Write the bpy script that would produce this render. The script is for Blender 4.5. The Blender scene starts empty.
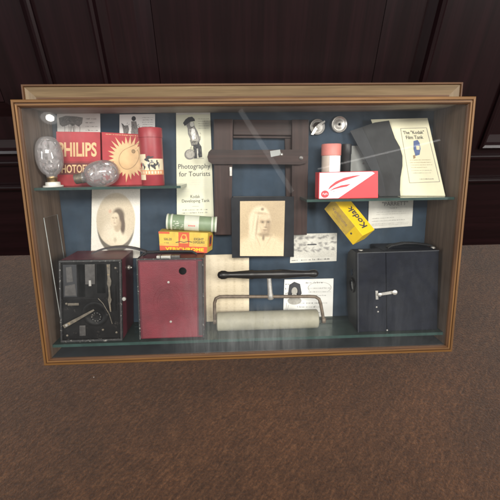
import bpy, bmesh, math, random
import numpy as np
from mathutils import Vector, Matrix
random.seed(7)
scene = bpy.context.scene
COL = scene.collection
PI = math.pi

# ------------------------------------------------------------------ frames of reference
LEAN = math.radians(26); D_OUT = 0.115
W2, H = 0.34, 0.4108                      # half width and height of the display case front
CASE = Matrix.Translation((0, 0, D_OUT*math.sin(LEAN))) @ Matrix.Rotation(-LEAN, 4, 'X')
CAM = Vector((-0.0283, -0.6145, 0.3111))  # viewer in case coordinates (x right, y into the case, z up the case)
C_R = Vector((0.99884, -0.04613, -0.01376)); C_D = Vector((-0.02276, -0.20061, -0.97941)); C_F = Vector((0.04241, 0.97858, -0.20143))
DOOR_Y = 0.357

def at(u, v, d):
    """point of the case volume at depth d seen in direction (u, v)"""
    r = C_F + C_R*((u-250)/400) + C_D*((v-250)/400)
    return CAM + r*((d-CAM.y)/r.y)
def quad(pts, d): return [at(u, v, d) for u, v in pts]

# ------------------------------------------------------------------ materials
MATS = {}
def new_mat(name):
    m = bpy.data.materials.new(name); m.use_nodes = True
    nt = m.node_tree; nt.nodes.clear()
    out = nt.nodes.new('ShaderNodeOutputMaterial'); b = nt.nodes.new('ShaderNodeBsdfPrincipled')
    nt.links.new(b.outputs[0], out.inputs[0]); MATS[name] = m
    return m, nt, b, out
def N(nt, t, **kw):
    n = nt.nodes.new(t)
    for k, v in kw.items():
        if k in n.inputs.keys(): n.inputs[k].default_value = v
        else: setattr(n, k, v)
    return n
def L(nt, a, b): nt.links.new(a, b)
def coords(nt, scale=(1, 1, 1), rot=(0, 0, 0)):
    tc = N(nt, 'ShaderNodeTexCoord'); mp = N(nt, 'ShaderNodeMapping')
    mp.inputs['Scale'].default_value = scale; mp.inputs['Rotation'].default_value = rot
    L(nt, tc.outputs['Object'], mp.inputs[0]); return mp.outputs[0]
def ramp(nt, stops):
    r = N(nt, 'ShaderNodeValToRGB'); e = r.color_ramp.elements
    while len(e) < len(stops): e.new(0.5)
    for i, (p, c) in enumerate(stops): e[i].position = p; e[i].color = (*c, 1)
    return r
def mat(name, col, rough=0.6, var=0.12, scale=60, metal=0.0, bump=0.0, bscale=400, stretch=(1, 1, 1), spec=0.5, wear=None, coat=0.0):
    m, nt, b, out = new_mat(name)
    v = coords(nt, stretch)
    n = N(nt, 'ShaderNodeTexNoise', Scale=scale, Detail=6.0, Roughness=0.65); L(nt, v, n.inputs['Vector'])
    lo = tuple(c*(1-var) for c in col); hi = tuple(min(1, c*(1+var)) for c in col)
    r = ramp(nt, [(0.3, lo), (0.7, hi)]); L(nt, n.outputs['Fac'], r.inputs[0])
    c = r.outputs[0]
    if wear:
        n2 = N(nt, 'ShaderNodeTexNoise', Scale=wear[1], Detail=8.0, Roughness=0.75); L(nt, v, n2.inputs['Vector'])
        r2 = ramp(nt, [(wear[2], (0, 0, 0)), (wear[2]+0.08, (1, 1, 1))]); L(nt, n2.outputs['Fac'], r2.inputs[0])
        mx = N(nt, 'ShaderNodeMix', data_type='RGBA'); L(nt, r2.outputs[0], mx.inputs['Factor'])
        L(nt, c, mx.inputs[6]); mx.inputs[7].default_value = (*wear[0], 1); c = mx.outputs[2]
    L(nt, c, b.inputs['Base Color'])
    b.inputs['Roughness'].default_value = rough; b.inputs['Metallic'].default_value = metal
    b.inputs['Specular IOR Level'].default_value = spec; b.inputs['Coat Weight'].default_value = coat
    if bump:
        n3 = N(nt, 'ShaderNodeTexNoise', Scale=bscale, Detail=4.0); L(nt, v, n3.inputs['Vector'])
        bp = N(nt, 'ShaderNodeBump', Strength=bump, Distance=0.0006); L(nt, n3.outputs['Fac'], bp.inputs['Height']); L(nt, bp.outputs[0], b.inputs['Normal'])
    return m
def wood(name, dark, mid, light, axis, rough=0.5, coat=0.04, fine=1.0):
    m, nt, b, out = new_mat(name)
    sc = [90*fine]*3; sc[axis] = 4*fine
    v = coords(nt, tuple(sc))
    n = N(nt, 'ShaderNodeTexNoise', Scale=1.0, Detail=8.0, Roughness=0.6, Distortion=0.4); L(nt, v, n.inputs['Vector'])
    r = ramp(nt, [(0.3, dark), (0.5, mid), (0.72, light)]); L(nt, n.outputs['Fac'], r.inputs[0])
    s2 = [400]*3; s2[axis] = 14
    n2 = N(nt, 'ShaderNodeTexNoise', Scale=1.0, Detail=3.0); L(nt, coords(nt, tuple(s2)), n2.inputs['Vector'])
    r2 = ramp(nt, [(0.3, (.72, .70, .68)), (0.62, (1, 1, 1))]); L(nt, n2.outputs['Fac'], r2.inputs[0])
    mx = N(nt, 'ShaderNodeMix', data_type='RGBA', blend_type='MULTIPLY'); mx.inputs['Factor'].default_value = .8
    L(nt, r.outputs[0], mx.inputs[6]); L(nt, r2.outputs[0], mx.inputs[7]); L(nt, mx.outputs[2], b.inputs['Base Color'])
    bp = N(nt, 'ShaderNodeBump', Strength=.25, Distance=.0004); L(nt, n2.outputs['Fac'], bp.inputs['Height']); L(nt, bp.outputs[0], b.inputs['Normal'])
    b.inputs['Roughness'].default_value = rough; b.inputs['Coat Weight'].default_value = coat; b.inputs['Coat Roughness'].default_value = .3; b.inputs['Specular IOR Level'].default_value = .25
    return m
def clear(name, tint, ior=1.5, rough=0.0, haze=0.0, hazecol=(.75, .78, .78), dust_sheen=False, bright=1.0):
    m, nt, b, out = new_mat(name); nt.nodes.remove(b)
    t = N(nt, 'ShaderNodeBsdfTransparent'); t.inputs[0].default_value = (*tint, 1)
    g = N(nt, 'ShaderNodeBsdfGlossy', Roughness=rough); g.inputs[0].default_value = (bright, bright, bright, 1)
    f = N(nt, 'ShaderNodeFresnel', IOR=ior)
    mx = N(nt, 'ShaderNodeMixShader'); L(nt, f.outputs[0], mx.inputs[0]); L(nt, t.outputs[0], mx.inputs[1]); L(nt, g.outputs[0], mx.inputs[2])
    s = mx.outputs[0]
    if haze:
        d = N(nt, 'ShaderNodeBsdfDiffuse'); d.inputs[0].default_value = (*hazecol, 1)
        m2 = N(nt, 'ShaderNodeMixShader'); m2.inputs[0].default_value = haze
        if dust_sheen:                                                   # thin dust film, and milky reflections painted on as streaks
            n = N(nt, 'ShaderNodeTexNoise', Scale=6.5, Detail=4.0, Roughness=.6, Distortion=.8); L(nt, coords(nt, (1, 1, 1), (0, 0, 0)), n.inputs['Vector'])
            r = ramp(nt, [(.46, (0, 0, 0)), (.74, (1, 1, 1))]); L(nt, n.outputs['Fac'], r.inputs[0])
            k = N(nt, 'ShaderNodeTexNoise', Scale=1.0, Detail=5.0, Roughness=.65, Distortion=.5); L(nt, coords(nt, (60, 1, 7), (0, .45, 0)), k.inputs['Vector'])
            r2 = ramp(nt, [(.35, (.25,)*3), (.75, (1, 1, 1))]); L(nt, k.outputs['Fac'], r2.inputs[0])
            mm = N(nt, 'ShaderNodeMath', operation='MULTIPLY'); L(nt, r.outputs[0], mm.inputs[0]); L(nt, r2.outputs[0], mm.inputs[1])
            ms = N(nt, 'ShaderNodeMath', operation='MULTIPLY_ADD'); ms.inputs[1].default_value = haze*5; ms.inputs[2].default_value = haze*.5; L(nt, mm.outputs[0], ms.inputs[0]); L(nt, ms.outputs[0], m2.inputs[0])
        if dust_sheen:                                                   # milky reflections painted onto the pane as streaked patches
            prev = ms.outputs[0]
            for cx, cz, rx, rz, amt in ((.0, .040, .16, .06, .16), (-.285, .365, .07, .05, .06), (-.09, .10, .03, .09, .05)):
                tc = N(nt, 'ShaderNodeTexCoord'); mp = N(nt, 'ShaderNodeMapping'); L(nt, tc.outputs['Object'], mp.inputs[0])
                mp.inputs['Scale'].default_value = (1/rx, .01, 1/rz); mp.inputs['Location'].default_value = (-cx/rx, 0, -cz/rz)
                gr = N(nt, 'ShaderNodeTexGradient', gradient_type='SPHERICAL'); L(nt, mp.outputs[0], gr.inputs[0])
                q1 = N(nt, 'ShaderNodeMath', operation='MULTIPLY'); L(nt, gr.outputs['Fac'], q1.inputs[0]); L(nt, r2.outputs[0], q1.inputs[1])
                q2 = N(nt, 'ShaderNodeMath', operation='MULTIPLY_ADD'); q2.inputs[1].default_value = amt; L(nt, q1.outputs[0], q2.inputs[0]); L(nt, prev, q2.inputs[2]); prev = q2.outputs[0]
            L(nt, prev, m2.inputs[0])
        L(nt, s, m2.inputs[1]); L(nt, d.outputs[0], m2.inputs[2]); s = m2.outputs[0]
    L(nt, s, out.inputs[0]); return m
def painted(name, rough=.5):
    m, nt, b, out = new_mat(name)
    a = N(nt, 'ShaderNodeAttribute', attribute_name='Print'); L(nt, a.outputs['Color'], b.inputs['Base Color'])
    b.inputs['Roughness'].default_value = rough; return m

OAK = ((.072, .032, .0085), (.13, .062, .018), (.21, .106, .034))
wood('frame_oak_x', *OAK, 0); wood('frame_oak_z', *OAK, 2)
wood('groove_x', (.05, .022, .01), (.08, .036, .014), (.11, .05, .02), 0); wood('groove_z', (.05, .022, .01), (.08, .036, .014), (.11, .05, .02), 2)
PALE = ((.095, .06, .028), (.135, .090, .044), (.185, .127, .066))
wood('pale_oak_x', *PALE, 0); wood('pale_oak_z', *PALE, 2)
wood('case_side', (.085, .056, .038), (.125, .085, .060), (.17, .118, .085), 2, rough=.6, coat=0)
wood('case_board', (.36, .32, .26), (.46, .41, .35), (.56, .5, .43), 0, rough=.7, coat=0)
MAH = ((.016, .0066, .0052), (.030, .0128, .0102), (.052, .024, .019))
wood('mahogany_x', *MAH, 0, rough=.55); wood('mahogany_z', *MAH, 2, rough=.55)
DR = ((.0040, .0009, .0013), (.0066, .0016, .0023), (.0105, .0028, .0038))
wood('door_z', *DR, 2, rough=.36, coat=.12, fine=.5); wood('door_x', *DR, 0, rough=.36, coat=.12, fine=.5)
mat('felt', (.025, .042, .064), .95, .22, 25, bump=.5, bscale=900)
mat('dark_felt', (.016, .02, .024), .9, .25, 30, bump=.4, bscale=900)
mat('paper_white', (.80, .79, .75), .8, .05, 30)
mat('paper_cream', (.70, .62, .42), .8, .07, 30)
mat('paper_buff', (.62, .53, .37), .8, .09, 30)
mat('paper_old', (.60, .58, .52), .8, .1, 45)
mat('paper_cream_pale', (.70, .66, .47), .8, .05, 30)
mat('paper_ivory', (.66, .65, .50), .8, .05, 30)
mat('ink', (.035, .035, .04), .7, .2, 200)
mat('ink_soft', (.20, .19, .18), .8, .2, 200)
mat('ink_pale', (.38, .36, .32), .8, .15, 200)
mat('ink_blue', (.10, .14, .28), .8, .3, 200)
mat('ink_brown', (.30, .20, .11), .8, .3, 200)
mat('card_red', (.33, .020, .028), .6, .14, 70, wear=((.5, .16, .13), 160, .70))
mat('card_red_dark', (.13, .022, .02), .6, .2, 70)
mat('card_tan', (.60, .39, .20), .6, .1, 90)
mat('print_tan', (.66, .45, .24), .6, .1, 90)
mat('canister_red', (.27, .026, .034), .45, .12, 60)
mat('label_cream', (.70, .58, .40), .7, .08, 90)
mat('label_orange', (.62, .26, .12), .7, .15, 90)
mat('gloss_white', (.74, .74, .78), .35, .03, 60)
mat('gloss_red', (.72, .05, .06), .35, .06, 60)
mat('salmon', (.56, .19, .16), .5, .1, 60)
mat('beige_plastic', (.52, .44, .37), .45, .1, 60)
mat('black_card', (.012, .012, .014), .5, .3, 60)
mat('mount_black', (.009, .010, .013), .6, .3, 80, spec=.2, wear=((.06, .06, .065), 120, .72))
mat('wallet_grey', (.026, .027, .028), .8, .2, 40, bump=.3, bscale=500)
mat('wallet_dark', (.019, .021, .024), .7, .2, 40, bump=.3, bscale=500)
mat('grey_card', (.25, .26, .25), .5, .12, 40)
mat('box_yellow', (.80, .53, .008), .45, .06, 60)
mat('box_yellow_worn', (.55, .37, .05), .6, .2, 60, wear=((.32, .24, .09), 150, .58))
mat('box_orange', (.60, .33, .06), .6, .18, 90, wear=((.45, .3, .1), 150, .66))
mat('box_redprint', (.50, .07, .02), .55, .15, 90)
mat('film_green', (.19, .25, .15), .5, .14, 70, wear=((.36, .40, .3), 140, .66))
mat('film_pale', (.52, .53, .44), .55, .1, 70)
mat('worn_highlight', (.022, .024, .030), .45, .3, 80, wear=((.12, .12, .12), 160, .66))
mat('leather_black', (.008, .008, .009), .5, .25, 60, bump=.7, bscale=900, spec=.25, wear=((.07, .065, .06), 140, .73))
mat('leather_navy', (.0075, .0088, .0145), .6, .25, 50, bump=.6, bscale=1000, wear=((.022, .024, .029), 120, .72), spec=.12)
mat('leather_maroon', (.09, .0115, .02), .5, .2, 50, bump=.6, bscale=900, wear=((.035, .012, .014), 90, .66))
mat('leather_red', (.135, .0155, .024), .5, .32, 16, bump=.6, bscale=1000, wear=((.06, .014, .018), 70, .63))
mat('leather_grey', (.028, .022, .024), .55, .25, 60, bump=.6, bscale=900, wear=((.17, .15, .145), 120, .66))
mat('worn_edge', (.022, .021, .021), .5, .4, 220, wear=((.33, .31, .28), 210, .57))
mat('cam_metal_black', (.006, .0055, .0055), .5, .4, 70, wear=((.06, .052, .046), 90, .60), spec=.15)
mat('nickel', (.62, .59, .54), .36, .2, 120, metal=.7)
mat('nickel_dull', (.40, .38, .35), .5, .25, 150, metal=.6, wear=((.2, .16, .12), 200, .62))
mat('lever_metal', (.13, .11, .085), .5, .4, 150, metal=.4, wear=((.3, .22, .12), 160, .58))
mat('brass_old', (.36, .25, .12), .42, .3, 140, metal=1.0)
mat('iron_rod', (.15, .115, .085), .6, .3, 160, metal=.35)
mat('steel_plate', (.10, .093, .088), .45, .25, 150, metal=.7)
mat('void_black', (.003, .003, .003), .8, .2, 50, spec=.05)
mat('lens', (.012, .014, .02), .08, .1, 50)
mat('handle_black', (.008, .0065, .006), .36, .3, 60, spec=.4)
mat('roller_rubber', (.265, .248, .185), .6, .2, 30, wear=((.20, .185, .14), 70, .6))
mat('base_white', (.58, .56, .52), .4, .1, 80)
clear('foil', (.80, .79, .80), 1.7, .22, haze=.34, hazecol=(.66, .63, .64))
clear('pane_glass', (.97, .98, .977), rough=.022, haze=.006, dust_sheen=True)
clear('bulb_glass', (.90, .89, .89), 1.5, .04, haze=.15, hazecol=(.75, .72, .72), bright=1.0)
clear('shelf_glass', (.84, .91, .88), 1.12, .12, haze=.07, hazecol=(.35, .47, .43))
mat('shelf_edge', (.026, .050, .044), .2, .3, 40)
painted('photo_print'); painted('plain_print', .7)

# carpet: short brown pile, slanting streaks, a few specks of lint
m, nt, b, out = new_mat('carpet')
v = coords(nt, (1, 1, 1)); v45 = coords(nt, (1, 1, 1), (0, 0, math.radians(-48))); mpc = N(nt, 'ShaderNodeMapping'); mpc.inputs['Scale'].default_value = (55, 190, 30); L(nt, v45, mpc.inputs[0]); vs = mpc.outputs[0]
n1 = N(nt, 'ShaderNodeTexNoise', Scale=1.0, Detail=7.0, Roughness=.75, Distortion=.6); L(nt, vs, n1.inputs['Vector'])
n2 = N(nt, 'ShaderNodeTexNoise', Scale=5.0, Detail=6.0, Roughness=.65); L(nt, v, n2.inputs['Vector'])
n3 = N(nt, 'ShaderNodeTexNoise', Scale=250.0, Detail=4.0, Roughness=.8); L(nt, v, n3.inputs['Vector'])
r1 = ramp(nt, [(.32, (.030, .0132, .0066)), (.5, (.054, .0248, .0125)), (.68, (.088, .043, .0222))]); L(nt, n1.outputs['Fac'], r1.inputs[0])
r2 = ramp(nt, [(.34, (.72, .74, .78)), (.66, (1.18, 1.13, 1.05))]); L(nt, n2.outputs['Fac'], r2.inputs[0])
r3 = ramp(nt, [(.34, (.48, .46, .43)), (.5, (.95, .92, .86)), (.66, (1.55, 1.47, 1.28))]); L(nt, n3.outputs['Fac'], r3.inputs[0])
ma = N(nt, 'ShaderNodeMix', data_type='RGBA', blend_type='MULTIPLY'); ma.inputs['Factor'].default_value = 1
mb_ = N(nt, 'ShaderNodeMix', data_type='RGBA', blend_type='MULTIPLY'); mb_.inputs['Factor'].default_value = .9
L(nt, r1.outputs[0], ma.inputs[6]); L(nt, r2.outputs[0], ma.inputs[7]); L(nt, ma.outputs[2], mb_.inputs[6]); L(nt, r3.outputs[0], mb_.inputs[7])
vo = N(nt, 'ShaderNodeTexVoronoi', Scale=22.0); L(nt, v, vo.inputs['Vector'])
rv = ramp(nt, [(.0, (1, 1, 1)), (.030, (0, 0, 0))]); L(nt, vo.outputs['Distance'], rv.inputs[0])
wv = N(nt, 'ShaderNodeSeparateColor'); L(nt, vo.outputs['Color'], wv.inputs[0])
gt = N(nt, 'ShaderNodeMath', operation='GREATER_THAN'); gt.inputs[1].default_value = .95; L(nt, wv.outputs[0], gt.inputs[0])
mu = N(nt, 'ShaderNodeMath', operation='MULTIPLY'); L(nt, rv.outputs[0], mu.inputs[0]); L(nt, gt.outputs[0], mu.inputs[1])
ml = N(nt, 'ShaderNodeMix', data_type='RGBA'); L(nt, mu.outputs[0], ml.inputs['Factor']); L(nt, mb_.outputs[2], ml.inputs[6]); ml.inputs[7].default_value = (.5, .47, .43, 1)
L(nt, ml.outputs[2], b.inputs['Base Color']); b.inputs['Roughness'].default_value = 1; b.inputs['Specular IOR Level'].default_value = .1
b.inputs['Sheen Weight'].default_value = .15
bp = N(nt, 'ShaderNodeBump', Strength=.7, Distance=.005); L(nt, n3.outputs['Fac'], bp.inputs['Height']); L(nt, bp.outputs[0], b.inputs['Normal'])

# ------------------------------------------------------------------ mesh building
FONTCACHE = {}
def glyphs(s, bold):
    """flat outline of a word as (points, triangles), box normalised to its own width and height"""
    k = (s, bold)
    if k in FONTCACHE: return FONTCACHE[k]
    cu = bpy.data.curves.new('lettering', 'FONT'); cu.body = s; cu.size = 1; cu.offset = bold; cu.resolution_u = 3
    ob = bpy.data.objects.new('lettering', cu); COL.objects.link(ob)
    bpy.context.view_layer.update()
    dg = bpy.context.evaluated_depsgraph_get()
    me = bpy.data.meshes.new_from_object(ob.evaluated_get(dg)); me.calc_loop_triangles()
    P = [v.co.xy.copy() for v in me.vertices]; T = [tuple(t.vertices) for t in me.loop_triangles]
    bpy.data.objects.remove(ob); bpy.data.curves.remove(cu); bpy.data.meshes.remove(me)
    x0 = min(p.x for p in P); x1 = max(p.x for p in P); y0 = min(p.y for p in P); y1 = max(p.y for p in P)
    P = [((p.x-x0)/(x1-x0), (p.y-y0)/(y1-y0)) for p in P]
    FONTCACHE[k] = (P, T, (x1-x0)/(y1-y0)); return FONTCACHE[k]

class MB:
    def __init__(s): s.v = []; s.f = []; s.fm = []; s.sm = []; s.m = []; s.col = {}
    def mi(s, name):
        if name not in s.m: s.m.append(name)
        return s.m.index(name)
    def add(s, vs, fs, mt, smooth=False):
        o = len(s.v); s.v += [Vector(p) for p in vs]; i = s.mi(mt)
        for f in fs: s.f.append([o+k for k in f]); s.fm.append(i); s.sm.append(smooth)
        return o
    def from_bm(s, bm, mt, smooth=False):
        bm.verts.index_update()
        s.add([v.co.copy() for v in bm.verts], [[v.index for v in f.verts] for f in bm.faces], mt, smooth); bm.free()
    def hexa(s, front, back, mt, bevel=0.0, seg=2):
        """front and back: four points tl, tr, br, bl seen from the viewer"""
        bm = bmesh.new(); V = [bm.verts.new(p) for p in list(front)+list(back)]
        for f in ((0, 3, 2, 1), (4, 5, 6, 7), (0, 1, 5, 4), (1, 2, 6, 5), (2, 3, 7, 6), (3, 0, 4, 7)): bm.faces.new([V[i] for i in f])
        if bevel: bmesh.ops.bevel(bm, geom=list(bm.edges), offset=bevel, segments=seg, affect='EDGES', profile=.6)
        s.from_bm(bm, mt)
    def box(s, x0, x1, y0, y1, z0, z1, mt, bevel=0.0):
        s.hexa([(x0, y0, z1), (x1, y0, z1), (x1, y0, z0), (x0, y0, z0)], [(x0, y1, z1), (x1, y1, z1), (x1, y1, z0), (x0, y1, z0)], mt, bevel)
    def slab(s, pts, off, mt):
        """flat outline extruded by the vector off"""
        n = len(pts); P = [Vector(p) for p in pts]; Q = [p+Vector(off) for p in P]
        s.add(P+Q, [list(range(n)), list(range(2*n-1, n-1, -1))]+[[i, n+i, n+(i+1) % n, (i+1) % n] for i in range(n)], mt)
    def tube(s, path, r, mt, n=12, closed=False, caps=True):
        P = [Vector(p) for p in path]; rr = r if isinstance(r, (list, tuple)) else [r]*len(P); rings = []
        up = None
        for i, p in enumerate(P):
            t = (P[min(i+1, len(P)-1)]-P[max(i-1, 0)]).normalized()
            if up is None: up = t.orthogonal().normalized()
            up = (up-t*up.dot(t)).normalized(); w = t.cross(up)
            rings.append([p+(up*math.cos(2*PI*k/n)+w*math.sin(2*PI*k/n))*rr[i] for k in range(n)])
        vs = [q for g in rings for q in g]; fs = []
        for i in range(len(P)-1):
            for k in range(n): fs.append([i*n+k, i*n+(k+1) % n, (i+1)*n+(k+1) % n, (i+1)*n+k])
        if caps: fs += [list(range(n-1, -1, -1)), [(len(P)-1)*n+k for k in range(n)]]
        s.add(vs, fs, mt, True)
    def lathe(s, o, axis, prof, mt, n=32):
        """prof: (distance along axis, radius)"""
        a = Vector(axis).normalized(); o = Vector(o)
        u = a.orthogonal().normalized(); w = a.cross(u); vs = []; fs = []
        for h, r in prof: vs += [o+a*h+(u*math.cos(2*PI*k/n)+w*math.sin(2*PI*k/n))*max(r, 1e-5) for k in range(n)]
        for i in range(len(prof)-1):
            for k in range(n): fs.append([i*n+k, i*n+(k+1) % n, (i+1)*n+(k+1) % n, (i+1)*n+k])
        fs += [list(range(n-1, -1, -1)), [(len(prof)-1)*n+k for k in range(n)]]
        s.add(vs, fs, mt, True)
    def build(s, name, parent=None, local=False):
        """links everything as ONE mesh object; points are given in case coordinates"""
        o0 = Vector(parent['origin']) if parent is not None else Vector((0, 0, 0))
        me = bpy.data.meshes.new(name)
        me.from_pydata([p-o0 for p in s.v], [], s.f)
        for nme in s.m: me.materials.append(MATS[nme])
        for p, mi_, sm in zip(me.polygons, s.fm, s.sm): p.material_index = mi_; p.use_smooth = sm
        if s.col:
            ca = me.color_attributes.new('Print', 'FLOAT_COLOR', 'POINT')
            arr = np.ones((len(s.v), 4), np.float32)
            for k, c in s.col.items(): arr[k:k+len(c), :3] = c
            ca.data.foreach_set('color', arr.ravel())
        bm = bmesh.new(); bm.from_mesh(me)
        cards = s.col
        if not cards: bmesh.ops.recalc_face_normals(bm, faces=bm.faces)
        bm.to_mesh(me); bm.free()
        if any(s.sm):
            try: me.set_sharp_from_angle(angle=math.radians(40))
            except Exception: pass
        ob = bpy.data.objects.new(name, me); COL.objects.link(ob)
        if parent is not None:
            ob.parent = parent
            if parent.get('origin') is not None: ob['origin'] = list(parent['origin'])
        return ob

def tag(o, label, cat, group=None, kind=None):
    if label: o['label'] = label
    if cat: o['category'] = cat
    if group: o['group'] = group
    if kind: o['kind'] = kind
def thing(name, origin, label, cat, group=None, world=False):
    o = bpy.data.objects.new(name, None); COL.objects.link(o); o.empty_display_size = .02
    o['origin'] = list(origin)
    o.matrix_world = (Matrix.Identity(4) if world else CASE) @ Matrix.Translation(origin)
    tag(o, label, cat, group); return o
def single(mb, name, origin, label, cat, group=None):
    """a thing that is one mesh"""
    mb.v = [p-Vector(origin) for p in mb.v]
    o = mb.build(name); o.matrix_world = CASE @ Matrix.Translation(origin); tag(o, label, cat, group); return o

class Card:
    """printing on the flat face tl, tr, br, bl; s, t run 0..1 to the right and down"""
    def __init__(s, mb, q): s.mb = mb; s.q = [Vector(p) for p in q]; s.n = (s.q[1]-s.q[0]).cross(s.q[3]-s.q[0]).normalized(); s.n = s.n if s.n.dot(CAM-s.q[0]) > 0 else -s.n
    def pt(s, a, t, k=0):
        q = s.q; return (q[0]*(1-a)+q[1]*a)*(1-t)+(q[3]*(1-a)+q[2]*a)*t+s.n*(.00022*k)
    def size(s): return (s.q[1]-s.q[0]).length, (s.q[3]-s.q[0]).length
    def base(s, mt, th=.0006, curl=0): s.mb.slab([s.pt(0, 0), s.pt(1, 0), s.pt(1, 1), s.pt(0, 1)], -s.n*th, mt)
    def base_bent(s, mt, n=14, th=.0009):
        P = [s.pt(i/n, j/n) for j in range(n+1) for i in range(n+1)]; Q = [p-s.n*th for p in P]; w = n+1
        F = [[j*w+i, j*w+i+1, (j+1)*w+i+1, (j+1)*w+i] for j in range(n) for i in range(n)]; s.mb.add(P, F, mt); s.mb.add(Q, F, mt)
        rim = [i for i in range(w)]+[j*w+n for j in range(1, w)]+[n*w+i for i in range(n-1, -1, -1)]+[j*w for j in range(n-1, 0, -1)]; m_ = len(rim)
        s.mb.add([P[i] for i in rim]+[Q[i] for i in rim], [[i, (i+1) % m_, m_+(i+1) % m_, m_+i] for i in range(m_)], mt)
    def poly(s, pts, mt, k=1):
        P = [s.pt(a, t, k) for a, t in pts]; s.mb.add(P, [list(range(len(P)))], mt)
    def fan(s, c, pts, mt, k=1):
        P = [s.pt(*c, k)]+[s.pt(a, t, k) for a, t in pts]; n = len(pts)
        s.mb.add(P, [[0, 1+i, 1+(i+1) % n] for i in range(n)], mt)
    def rect(s, a0, a1, t0, t1, mt, k=1): s.poly([(a0, t0), (a1, t0), (a1, t1), (a0, t1)], mt, k)
    def ell(s, a, t, ra, rt, mt, k=1, n=28): s.fan((a, t), [(a+ra*math.cos(2*PI*i/n), t+rt*math.sin(2*PI*i/n)) for i in range(n)], mt, k)
    def ring(s, a, t, ra, rt, w, mt, k=1, a0=0, a1=360, n=36):
        P = []; 
        for i in range(n+1):
            g = math.radians(a0+(a1-a0)*i/n); P += [s.pt(a+ra*math.cos(g), t+rt*math.sin(g), k), s.pt(a+ra*(1-w)*math.cos(g), t+rt*(1-w)*math.sin(g), k)]
        s.mb.add(P, [[2*i, 2*i+1, 2*i+3, 2*i+2] for i in range(n)], mt)
    def line(s, pts, w, mt, k=1):
        sx, sy = s.size()
        for (a, t), (a2, t2) in zip(pts, pts[1:]):
            dx, dy = (a2-a)*sx, (t2-t)*sy; l = math.hypot(dx, dy) or 1; nx, ny = -dy/l*w/2/sx, dx/l*w/2/sy
            s.poly([(a+nx, t+ny), (a2+nx, t2+ny), (a2-nx, t2-ny), (a-nx, t-ny)], mt, k)
    def border(s, a0, a1, t0, t1, w, mt, k=1): s.line([(a0, t0), (a1, t0), (a1, t1), (a0, t1), (a0, t0)], w, mt, k)
    def rows(s, a0, a1, t0, t1, n, mt, k=1, fill=.5, ragged=.25):
        """lines of small print too fine to read: word-long strokes"""
        sx, sy = s.size()
        for i in range(n):
            t = t0+(t1-t0)*(i+.5)/n; h = (t1-t0)/n*fill; a = a0; end = a1-(random.random()*ragged*(a1-a0) if i == n-1 or random.random() < .3 else 0)
            lw = max(h*sy*.52, .0006)/sx
            while a < end:
                for _ in range(random.randint(2, 8)):
                    if a+lw*.8 > end: break
                    tp = random.choice((.5, .5, .5, .9)); st_ = random.choice((0, 1, 2))
                    if st_ != 1: s.rect(a, a+lw*.34, t+h*(.5-tp), t+h*.5, mt, k)
                    if st_ != 0: s.rect(a+lw*.48, a+lw*.80, t, t+h*.5, mt, k)
                    if st_ == 2: s.rect(a+lw*.34, a+lw*.48, t+h*random.choice((0, .18, .36)), t+h*.5, mt, k)
                    a += lw
                a += lw*.8
    def text(s, word, a0, a1, t0, t1, mt, k=1, bold=.01):
        P, T, asp = glyphs(word, bold)
        s.mb.add([s.pt(a0+(a1-a0)*x, t1+(t0-t1)*y, k) for x, y in P], T, mt)
    def vtext(s, word, c0, c1, across, mt, k=1, bold=.01):
        """word running from c0 to c1 with letters rising along the vector across (all in s, t)"""
        P, T, asp = glyphs(word, bold)
        s.mb.add([s.pt(c0[0]+(c1[0]-c0[0])*x+across[0]*y, c0[1]+(c1[1]-c0[1])*x+across[1]*y, k) for x, y in P], T, mt)
    def paint(s, fn, nx, ny, mt='photo_print', k=1, a0=0, a1=1, t0=0, t1=1):
        X, Y = np.meshgrid(np.linspace(0, 1, nx), np.linspace(0, 1, ny)); C = fn(X, Y).reshape(-1, 3)
        P = [s.pt(a0+(a1-a0)*x, t0+(t1-t0)*y, k) for x, y in zip(X.ravel(), Y.ravel())]
        o = s.mb.add(P, [[j*nx+i, j*nx+i+1, (j+1)*nx+i+1, (j+1)*nx+i] for j in range(ny-1) for i in range(nx-1)], mt)
        s.mb.col[o] = C
def soft(X, Y, cx, cy, rx, ry, rot=0, edge=.35):
    c, sn = math.cos(rot), math.sin(rot); x = (X-cx)*c+(Y-cy)*sn; y = -(X-cx)*sn+(Y-cy)*c
    d = np.sqrt((x/rx)**2+(y/ry)**2); f = np.clip((1+edge-d)/(2*edge), 0, 1); return f*f*(3-2*f)
def blend(C, f, col): return C*(1-f[..., None])+np.array(col)*f[..., None]
rng = np.random.default_rng(3)
def grain(C, a): 
    g = rng.normal(0, a, C.shape[:2]); return np.clip(C*(1+g[..., None]), 0, 1)

# ------------------------------------------------------------------ setting: carpet, panelled door
def world_mesh(mb, name, parent=None): return mb.build(name, parent)
g = MB(); g.add([(-4, -4, 0), (4, -4, 0), (4, 1.2, 0), (-4, 1.2, 0)], [[0, 1, 2, 3]], 'carpet'); fl = g.build('carpet_floor'); tag(fl, None, None, kind='structure')

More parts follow.
